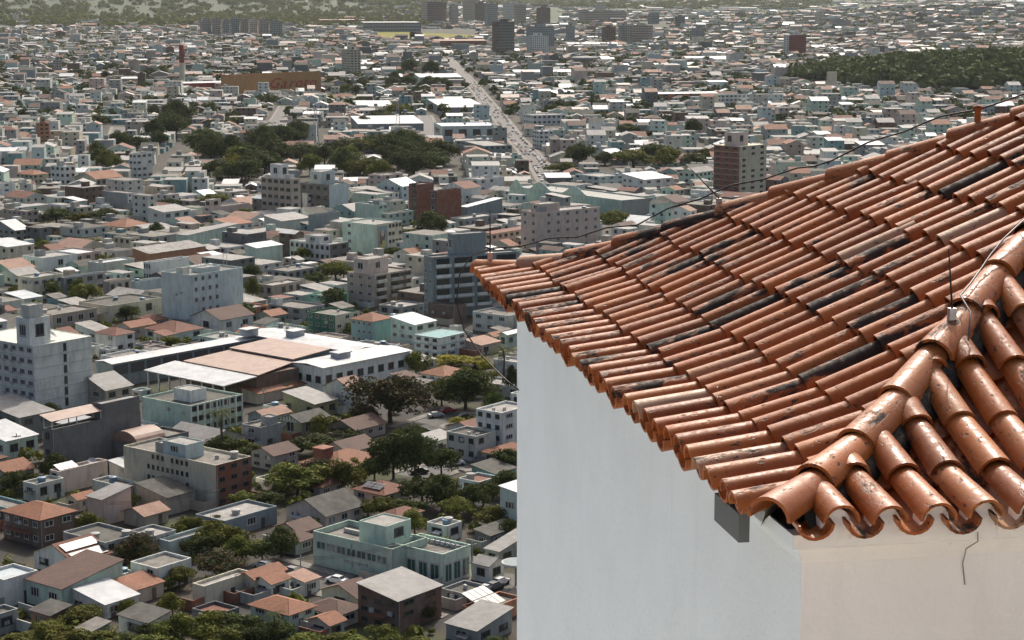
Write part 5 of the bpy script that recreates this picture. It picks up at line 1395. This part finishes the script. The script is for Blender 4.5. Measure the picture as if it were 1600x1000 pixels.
for f in FILL:
    if f[1] == 'tree': tree_fill.append(f[0]); continue
    P, phi, W, L, h, rf, wc, rc = f
    if k_ < n_house:
        k_ += 1
        fl = max(1, round(h/3.1)); near = P.y < 620
        o = building('x', 'filler', P, phi, W, L, h, rf, wc, rc, cat='house', name='house', group='small houses of the town', fl=fl,
                     wl=max(1, int(L/4)) if br.random() < .75 else 0, wr=max(1, int(W/4)) if br.random() < .75 else 0, rows=not near)
        BUILT.pop()
        items.append((o, f'{WN.get(wc, wc)} {RN[rc]} {"house" if h < 8 else "block"}', P, h))
    else: far_list.append(f)
label_all(items)
# ------------------------------------------------------------------ the thousands of houses farther off: one mesh
WK = list(WALLS); RK = list(ROOFS)
MATS = [WALLS[k] for k in WK] + [ROOFS[k] for k in RK] + [M_GLASS]
far = MB()
def far_house(P, phi, W, L, h, rf, wc, rc, wins=True):
    s, c = math.sin(R(phi)), math.cos(R(phi)); wm, rm = WK.index(wc), len(WK)+RK.index(rc)
    def T(a, b_, z): return (P.x+a*s-b_*c, P.y+a*c+b_*s, P.z+z)
    q = [T(0,0,0),T(W,0,0),T(W,L,0),T(0,L,0),T(0,0,h),T(W,0,h),T(W,L,h),T(0,L,h)]
    far.quad(q[0],q[1],q[5],q[4],wm); far.quad(q[1],q[2],q[6],q[5],wm); far.quad(q[2],q[3],q[7],q[6],wm); far.quad(q[3],q[0],q[4],q[7],wm)
    e = .3
    if rf == 'flat':
        far.quad(q[4],q[5],q[6],q[7],rm)
        if W > 7 and fr_.random() < .5:
            a, b_ = fr_.uniform(.5, W-4), fr_.uniform(.5, max(.6, L-4)); z = h+fr_.uniform(1.2, 2.8)
            p = [T(a,b_,h),T(a+3,b_,h),T(a+3,b_+3,h),T(a,b_+3,h),T(a,b_,z),T(a+3,b_,z),T(a+3,b_+3,z),T(a,b_+3,z)]
            for ii in ((0,1,5,4),(1,2,6,5),(2,3,7,6),(3,0,4,7)): far.quad(*[p[i] for i in ii], wm)
            far.quad(p[4],p[5],p[6],p[7], len(WK)+RK.index('pale_concrete'))
    elif rf in ('gx', 'hip'):
        r = h+min(L*.19, 3); i0 = L/2 if rf == 'hip' and W > L else -e
        A, B = T(i0,L/2,r), T(W-i0,L/2,r)
        far.quad(T(-e,-e,h-.1),T(W+e,-e,h-.1),B,A,rm); far.quad(T(W+e,L+e,h-.1),T(-e,L+e,h-.1),A,B,rm)
        far.poly([q[7],q[4],A],rm if i0 > 0 else wm); far.poly([q[5],q[6],B],rm if i0 > 0 else wm)
    elif rf == 'gy':
        r = h+min(W*.19, 3); A, B = T(W/2,-e,r), T(W/2,L+e,r)
        far.quad(T(-e,L+e,h-.1),T(-e,-e,h-.1),A,B,rm); far.quad(T(W+e,-e,h-.1),T(W+e,L+e,h-.1),B,A,rm); far.poly([q[4],q[5],A],wm); far.poly([q[6],q[7],B],wm)
    else:
        r = 1.2; far.quad(T(-e,-e,h),T(W+e,-e,h),T(W+e,L+e,h+r),T(-e,L+e,h+r),rm); far.quad(q[7],q[6],T(W,L,h+r),T(0,L,h+r),wm)
    if wins:
        g = len(MATS)-1; fl = max(1, round(h/3.2)); fh = h/fl
        for i in range(fl):
            for j in range(max(1, int(W/4))):
                if fr_.random() < .3: continue
                a = W*(j+.5)/max(1, int(W/4)); z = i*fh+fh*.38; far.quad(T(a-.7,-.06,z),T(a+.7,-.06,z),T(a+.7,-.06,z+fh*.4),T(a-.7,-.06,z+fh*.4),g)
            for j in range(max(1, int(L/4))):
                if fr_.random() < .3: continue
                b_ = L*(j+.5)/max(1, int(L/4)); z = i*fh+fh*.38; far.quad(T(-.06,b_+.7,z),T(-.06,b_-.7,z),T(-.06,b_-.7,z+fh*.4),T(-.06,b_+.7,z+fh*.4),g)
for f in far_list: far_house(*f)
def hill_z(x, y):
    """low hills: the wooded one at the right, hazy ones far away"""
    z = 0.
    u, v = (x-640)/345., (y-2190)/300.
    d = u*u*(1 if u < 0 else .15) + v*v
    if d < 1: z += 25*(1-d)**.8
    z += 55*math.exp(-(((x-1250)/700.)**2 + ((y-5200)/650.)**2))
    z += 45*math.exp(-(((x+1400)/1500.)**2 + ((y-8200)/900.)**2))
    if y > 6500: z += (y-6500)/4500.*80*(.6+.4*math.sin(x*.0011+1.3)*math.sin(y*.0006+x*.0004))
    return z
def wooded(x, y):
    u, v = (x-640)/345., (y-2190)/300.
    return u*u*(1 if u < 0 else .15) + v*v < .93
GREEN = [(640, 655, 46, 64), (500, 582, 148, 156), (652, 748, 46, 62), (585, 660, 45, 62), (840, 880, 22, 40), (1000, 1050, 40, 50)]
far_trees = []
FAR_W = ['white','offwhite','offwhite','cream','beige','beige','grey','grey','grey','slate','slate','pink','mint','pale_blue','brown','dark_grey','dark_grey']
def walk(phi, dmin, dmax, bw, bd, st, wr, tree_p, gap, wins, tallp):
    s, c = math.sin(R(phi)), math.cos(R(phi)); m_ = dmax*.30
    p = -m_*1.1
    while p < m_*1.1:
        q = dmin-dmax*.12
        while q < dmax+dmax*.12:
            for row in range(2):
                w_ = 0; dq = bd/2
                while w_ < bw:
                    w = fr_.uniform(*wr); a, b_ = p+w_, q+row*dq
                    cx, cy = (a+w/2)*s-(b_+dq/2)*c, (a+w/2)*c+(b_+dq/2)*s; w_ += w
                    if not (dmin < cy < dmax): continue
                    px, py = proj(cx, cy, 0)
                    if not (-60 < px < 1660) or hidden(px, py): continue
                    if any(x0 < px < x1 and y0 < py < y1 for x0, x1, y0, y1 in GREEN): continue
                    if wooded(cx, cy): continue
                    green = py < 34 and px < 560          # the far plain at the left is open country
                    rr = fr_.random()
                    if green and rr > .12: continue
                    z = hill_z(cx, cy)
                    i, j = int(cx-OX0), int(cy-OY0)
                    if 0 <= i < occ.shape[0] and 0 <= j < occ.shape[1] and occ[i, j]: continue
                    if rr < tree_p: far_trees.append((cx, cy, z, fr_.uniform(5, 13), fr_.uniform(5, 10))); continue
                    if rr < tree_p+gap: continue
                    W, L = w*fr_.uniform(.75, .98), dq*fr_.uniform(.6, .97)
                    h = fr_.uniform(3, 4.5) if fr_.random() < .4 else fr_.uniform(5.5, 8)
                    if fr_.random() < tallp: h = fr_.uniform(9, 17)
                    k = fr_.random()
                    if k < .60: rf, rc = 'flat', fr_.choice(['concrete','concrete','pale_concrete','dark_slab','dark_slab','grey_sheet'])
                    elif k < .76: rf, rc = fr_.choice(['gx','gy','hip']), fr_.choice(['orange_tile','red_tile','brown_tile','brown_tile','pink_tile'])
                    else: rf, rc = fr_.choice(['sx','gx','gy']), fr_.choice(['grey_sheet','grey_sheet','grey_sheet','grey_sheet','brown_metal','white_metal','blue_metal','dark_slab','dark_slab'])
                    oa, ob = a+fr_.uniform(0, w-W), b_+fr_.uniform(0, dq-L)
                    if 0 <= i < occ.shape[0] and 0 <= j < occ.shape[1] and not poly_ok(Vector((oa*s-ob*c, oa*c+ob*s, 0)), phi, W, L): continue
                    far_house(Vector((oa*s-ob*c, oa*c+ob*s, z-.3)), phi+fr_.uniform(-3, 3), W, L, h, rf, fr_.choice(FILL_W if dmax < 2100 else FAR_W), rc, wins)
            q += bd+st
        p += bw+st
walk(86.3, 1500, 2050, 82, 34, 8, (9, 18), .27, .03, True, .07)
walk(80, 2050, 3200, 90, 38, 9, (10, 22), .36, .06, False, .05)
walk(86, 3200, 5000, 110, 48, 12, (13, 30), .40, .10, False, .04)
walk(78, 5000, 7600, 160, 76, 20, (22, 48), .45, .22, False, .03)
walk(84, 7600, 11500, 260, 130, 40, (40, 90), .5, .2, False, .03)
tag(link('distant_houses', far.mesh('distant_houses', MATS)), 'thousands of small pale houses spreading to the hazy hills', None, None, 'stuff')
# far trees and the wood, joined
def tree_mass(spots, n, name, label, mat, seed):
    r = np.random.default_rng(seed); S = np.array(spots); m = len(S)
    c = np.repeat(S[:, :3], n, 0); w = np.repeat(S[:, 3], n); h = np.repeat(S[:, 4], n)
    d = r.normal(size=(m*n, 3)); d[:, 2] = np.abs(d[:, 2])*.9-.15; d /= np.linalg.norm(d, axis=1)[:, None]
    lob = np.repeat(r.uniform(.75, 1.15, size=(m, 1)), n, 0)*r.uniform(.62, 1.05, (m*n, 1))
    p = c + d*lob*np.stack([w/2, w/2, h*.62], 1); p[:, 2] += h*.42
    nrm = d + r.normal(scale=.5, size=(m*n, 3)); nrm /= np.linalg.norm(nrm, axis=1)[:, None]
    t = np.cross(nrm, r.normal(size=(m*n, 3))); t /= np.linalg.norm(t, axis=1)[:, None]; b_ = np.cross(nrm, t)
    s = (w*.20*r.uniform(.6, 1.3, m*n))[:, None]
    v = np.stack([p-t*s, p+b_*s*.7, p+t*s, p-b_*s*.7], 1).reshape(-1, 3)
    me = bpy.data.meshes.new(name); me.vertices.add(len(v)); me.vertices.foreach_set('co', v.ravel())
    nf = m*n; me.loops.add(nf*4); me.loops.foreach_set('vertex_index', np.arange(nf*4)); me.polygons.add(nf)
    me.polygons.foreach_set('loop_start', np.arange(nf)*4); me.update(calc_edges=True); me.materials.append(mat)
    tag(link(name, me), label, None, None, 'stuff')
tree_mass([t for t in far_trees if t[1] < 3000], 46, 'distant_trees', 'dark green trees scattered between the distant houses', LEAF['dark'], 3)
tree_mass([t for t in far_trees if t[1] >= 3000], 22, 'far_trees', 'trees of the farthest suburbs', LEAF['olive'], 4)
tree_mass(UNDER, 60, 'undergrowth', 'bushes filling yards and gaps between the near houses', LEAF['olive'], 12)
wr_ = random.Random(9); wood = []
for i in range(2600):
    x, y = wr_.uniform(320, 1200), wr_.uniform(1880, 2500)
    if wooded(x, y) and proj(x, y, 0)[0] < 1680: wood.append((x, y, hill_z(x, y)-.5, wr_.uniform(11, 22), wr_.uniform(9, 16)))
tree_mass(wood, 70, 'woodland', 'dark wood covering the low hill at the right', LEAF['dark'], 6)
pl = []
for i in range(3600):
    y = wr_.uniform(5200, 12500); x = wr_.uniform(-.28, .16)*y; px, py = proj(x, y, 0)
    if -50 < px < (660 if y < 8000 else 1660): pl.append((x, y, hill_z(x, y), wr_.uniform(18, 60), wr_.uniform(8, 16)))
tree_mass(pl, 26, 'plain_scrub', 'scrub of the green plain at the upper left', LEAF['olive'], 8)
# yellow-green fields
M_FIELD = town_roof('field', (.22,.20,.035), (.12,.14,.03), .03, .95, .1)
for x0, x1, y0, y1 in GREEN:
    a, b_, c_, d_ = ground(x0, y1, .3), ground(x1, y1, .3), ground(x1, y0, .3), ground(x0, y0, .3)
    mb = MB(); mb.quad(tuple(a), tuple(b_), tuple(c_), tuple(d_)); tag(link('field', mb.mesh('field', M_FIELD)), kind='structure')
# ------------------------------------------------------------------ trees in the gaps, then labels for every tree
tfr = random.Random(3)
for P in tree_fill[:max(0, 296-len(TREES))]:
    w = tfr.uniform(4.5, 9)
    if in_front(P, 38, w*.6, w*.6, w*.7) > .5: w *= .55
    tree_at(P, w, w*tfr.uniform(.75, 1.0), tfr.choice(['dark','dark','olive','olive','red']), None, P.y < 500)
KN = dict(dark='dark green tree', olive='olive green tree', yellow='yellow-green bush', red='reddish-leaved tree')
def size_word(w): return 'small ' if w < 6 else 'large ' if w > 14 else ''
label_all([(o, size_word(w)+KN[k], P, h) for (o, P, w, h, k) in TREES if k != 'palm'])
for (o, P, w, h, k) in TREES:
    if k != 'palm': o['group'] = 'trees of the town'
# ------------------------------------------------------------------ ground, hills, chapel rock
def ground_mat():
    m, nt, b = new_mat('town_ground'); g = N(nt, 'ShaderNodeNewGeometry').outputs['Position']
    n1, n2 = noise(nt, g, .06, 6, .65), noise(nt, g, .9, 5, .6)
    c = mix(nt, maprange(nt, n1, .42, .60), (.038,.038,.036), (.060,.050,.038))
    c = mix(nt, maprange(nt, noise(nt, g, .022, 5, .7), .54, .62), c, (.05,.06,.025))
    c = mix(nt, maprange(nt, n2, .5, .8, 0., .4), c, (.09,.082,.07))
    sx = N(nt, 'ShaderNodeSeparateXYZ'); nt.links.new(g, sx.inputs[0])
    farg = mix(nt, maprange(nt, noise(nt, g, .0022, 7, .7), .40, .62), (.036,.058,.030), (.065,.080,.045))
    c = mix(nt, maprange(nt, sx.outputs[1], 4200., 6200.), c, farg)
    nt.links.new(c, b.inputs['Base Color']); b.inputs['Roughness'].default_value = .9; b.inputs['Specular IOR Level'].default_value = .2
    return m
M_GROUND = ground_mat()
gx = sorted(set(list(np.linspace(-4500, -1000, 15)) + list(np.linspace(-1000, 1600, 66)) + list(np.linspace(1600, 5000, 16))))
gy = sorted(set([-300, 0, 150, 300, 700, 1200, 1600] + list(np.linspace(1850, 3000, 40)) + list(np.linspace(3000, 14000, 60))))
gv = [(x, y, hill_z(x, y) if y > 1800 else 0.) for y in gy for x in gx]; nx = len(gx)
gf = [(j*nx+i, j*nx+i+1, (j+1)*nx+i+1, (j+1)*nx+i) for j in range(len(gy)-1) for i in range(nx-1)]
gme = bpy.data.meshes.new('ground'); gme.from_pydata(gv, [], gf); gme.materials.append(M_GROUND); gme.polygons.foreach_set('use_smooth', [True]*len(gf))
tag(link('ground', gme), kind='structure')
hm = MB(); n_ = 40; rr_ = random.Random(2)
rings = [(0, 96.5), (16, 96.0), (40, 78), (80, 56), (130, 30), (175, 10), (215, -1)]
for i, (r, z) in enumerate(rings):
    for k in range(n_):
        a = 2*math.pi*k/n_; q = r*(1+rr_.uniform(-.05, .05)) if i else 0
        hm.v.append((5+q*math.cos(a), 3+q*math.sin(a), z - (rr_.uniform(0, 3) if 1 < i < 6 else 0)))
for i in range(len(rings)-1):
    for k in range(n_):
        l = (k+1) % n_; hm.f.append((i*n_+k, (i+1)*n_+k, (i+1)*n_+l, i*n_+l)); hm.m.append(0)
tag(link('chapel_hill', hm.mesh('chapel_hill', M_GROUND, True)), kind='structure')
# ------------------------------------------------------------------ cars, poles, canopy
PAINT = {k: plain('car_'+k, c, .3, .0, .5) for k, c in dict(white=(.7,.7,.7), silver=(.4,.41,.42), black=(.02,.02,.022), red=(.3,.03,.03), grey=(.13,.135,.14)).items()}
M_TYRE = plain('tyre', (.02,.02,.02), .9)
def car_meshes(mt):
    prof = [(-2.1,.35),(-2.15,.7),(-2.0,.95),(-1.55,1.02),(-1.0,1.42),(.55,1.46),(1.15,1.0),(1.9,.88),(2.12,.68),(2.12,.35)]
    mb = MB()
    for (a, za), (b_, zb) in zip(prof[:-1], prof[1:]):
        wa, wb = (.62 if za > 1.2 else .84), (.62 if zb > 1.2 else .84)
        mb.quad((a,-wa,za),(b_,-wb,zb),(b_,wb,zb),(a,wa,za))
    for sg in (-1, 1): mb.poly([(x, sg*(.62 if z > 1.2 else .84), z) for x, z in (prof if sg < 0 else prof[::-1])])
    mb.quad((-2.1,.84,.35),(2.12,.84,.35),(2.12,-.84,.35),(-2.1,-.84,.35))
    bm = mb.mesh('car_body', mt); g = MB()
    for sg in (-1, 1): g.poly([(x, sg*y, z) for x, y, z in ((-1.35,.80,1.06),(-.95,.66,1.38),(.5,.66,1.41),(.98,.80,1.06))][::sg])
    g.quad((1.10,-.72,1.06),(1.10,.72,1.06),(.60,.58,1.45),(.60,-.58,1.45)); g.quad((-1.50,.72,1.08),(-1.50,-.72,1.08),(-1.04,-.58,1.42),(-1.04,.58,1.42))
    gm_ = g.mesh('car_glass', M_GLASS); w = MB()
    k = len(w.v)
    for sg in (-.09, .09):
        for i in range(12): w.v.append((.32*math.cos(i*math.pi/6), sg, .32*math.sin(i*math.pi/6)))
    for i in range(12): w.f.append((i, (i+1) % 12, 12+(i+1) % 12, 12+i)); w.m.append(0)
    w.f.append(tuple(range(12))); w.f.append(tuple(range(23, 11, -1))); w.m += [0, 0]
    return bm, gm_, w.mesh('wheel', M_TYRE)
CARS = {k: car_meshes(m) for k, m in PAINT.items()}
def car(P, az, paint, label, group=None, wheels=True):
    o = link('car', None, None, P, math.pi/2-az); tag(o, label, 'car', group); b_, g, w = CARS[paint]
    link('body', b_, o); link('window_glass', g, o)
    if wheels:
        for x in (-1.35, 1.35):
            for y in (-.80, .80): link('wheel', w, o, (x, y, .32))
Z0 = .012
def g0(x, y): p = ground(x, y); p.z = Z0; return p
car(g0(526, 911), R(-58), 'white', 'white car parked in the street before the mint office wing'); car(g0(592, 925), R(-58), 'white', 'white car in the street below the glass pavilion')
car(g0(412, 888), R(-58), 'silver', 'silver car at the left end of the street by the mint office'); car(g0(455, 897), R(-58), 'grey', 'grey car between the silver and white cars in the street')
car(g0(781, 914), R(40), 'white', 'white car parked beside the tiny white gabled house'); car(g0(758, 926), R(40), 'silver', 'silver car in front of the tiny white gabled house')
car(g0(681, 652), R(60), 'silver', 'silver car under the trees right of the reddish tree'); car(g0(726, 655), R(60), 'black', 'black car under the trees near the chapel wall')
car(g0(655, 740), R(70), 'black', 'black car on the tree-lined street below the large tree'); car(g0(712, 727), R(70), 'white', 'white car on the tree-lined street near the terrace house')
cr = random.Random(4)
for i in range(len(AV)-1):
    a, b_ = AV[i], AV[i+1]; d = b_-a; t = d.normalized(); n = Vector((t.y, -t.x, 0)); q = 4.
    while q < d.length-4:
        for lane in (-4.0, -1.5, 1.5, 4.0):
            if cr.random() < (.45 if abs(lane) > 3 else .22) and i < 5:
                car(a+t*(q+cr.uniform(-2, 2))+n*lane+Vector((0,0,Z0)), math.atan2(t.x, t.y)+(math.pi if lane < 0 else 0), (cp := cr.choice(['white','white','white','silver','silver','black','black','grey','grey','red'])), f'small {cp} car on the long avenue running to the skyline', f'{cp} cars on the long avenue', False)
        q += 11.5
M_POLE = plain('pole_concrete', (.30,.29,.27), .9)
def pole(px, yb, hpx, label):
    P = ground(px, yb); h = hpx/scale_at(yb); o = link('utility_pole', None, None, P); tag(o, label, 'utility pole', 'utility poles')
    mb = MB(); mb.cyl((0,0), .17, 0, h, 8, 0, .11); link('post', mb.mesh('post', M_POLE), o)
    mb = MB(); mb.box(-1.1, -.06, h-.7, 1.1, .06, h-.55); c_ = link('crossarm', mb.mesh('crossarm', M_POLE), o); c_.rotation_euler = (0, 0, .6)
for (px, yb, hp, lab) in ((242,505,30,'utility pole left of the slab block'), (152,520,34,'utility pole behind the white house beside the market'), (412,640,34,'utility pole at the near end of the market'), (509,600,34,'utility pole at the corner of the market right wing'),
                          (27,712,36,'utility pole at the white-roofed shed'), (617,908,64,'street pole before the mint office corner'), (738,905,62,'utility pole right of the glass pavilion'), (338,800,40,'utility pole at the brick face of the beige block'), (163,820,40,'utility pole beside the mono-pitch house'), (470,905,40,'utility pole at the left of the mint office'), (748,715,30,'utility pole before the terrace house')):
    pole(px, yb, hp, lab)
def wire(a, b_, label):
    mb = MB()
    for k in range(3):
        pts = []
        for i in range(9):
            q = i/8; p = a.lerp(b_, q); pts.append((p.x+.4*k-.4, p.y, p.z-k*.25-1.6*4*q*(1-q)*.5))
        mb.tube(pts, .03, 4)
    tag(link('power_line', mb.mesh('power_line', M_CABLE)), label, 'power line')
def top(px, yb, hp): p = ground(px, yb); p.z = hp/scale_at(yb)-.3; return p
wire(top(470,905,40), top(617,908,64), 'power line over the street before the mint office'); wire(top(617,908,64), top(738,905,62), 'power line past the glass pavilion')
wire(top(412,640,34), top(509,600,34), 'power line along the front of the market'); wire(top(163,820,40), top(338,800,40), 'power line below the beige block with the brick face')
for i, (px, py, az_, pt, lab) in enumerate(((430,893,-58,'white','white car second from the left in the street by the mint office'),(560,917,-58,'black','black car in the street between the two white cars'),(640,938,-58,'red','red car in the street before the dark flat roof'),(700,645,60,'red','red car under the trees near the white bungalow'),(752,723,80,'grey','grey car on the street before the terrace house'),(772,921,40,'grey','grey car between the white and silver cars by the tiny house'),(182,222,-5,'white','white car on the short bright street at the left'),(430,192,8,'white','white car on the short street below the lettered factory'))):
    car(g0(px, py), R(az_), pt, lab)
P = ground(806, 915); cn = link('oval_canopy', None, None, P); tag(cn, 'white-rimmed oval canopy peeking out beside the chapel wall', 'canopy')
mb = MB(); mb.cyl((0,0), 2.6, 4.0, 4.5, 24); cp_ = link('canopy_roof', mb.mesh('canopy_roof', WALLS['white']), cn); mb = MB(); mb.cyl((0,0), 2.35, 4.505, 4.53, 24); link('canopy_top', mb.mesh('canopy_top', WALLS['slate']), cn)
mb = MB(); mb.cyl((0,0), .2, 0, 4.0, 10); link('post', mb.mesh('post', M_POLE), cn)
# ------------------------------------------------------------------ haze
hz = MB(); hz.box(-6000, -400, -3, 6500, 13900, 190)
hm_ = bpy.data.materials.new('haze'); hm_.use_nodes = True; nt = hm_.node_tree; nt.nodes.clear()
pv = N(nt, 'ShaderNodeVolumePrincipled'); pv.inputs['Color'].default_value = (.74,.82,.83,1); pv.inputs['Density'].default_value = 1.6e-5; pv.inputs['Anisotropy'].default_value = .3
ho = N(nt, 'ShaderNodeOutputMaterial'); nt.links.new(pv.outputs[0], ho.inputs['Volume'])
tag(link('haze', hz.mesh('haze', hm_)), 'pale haze over the town', None, None, 'stuff')
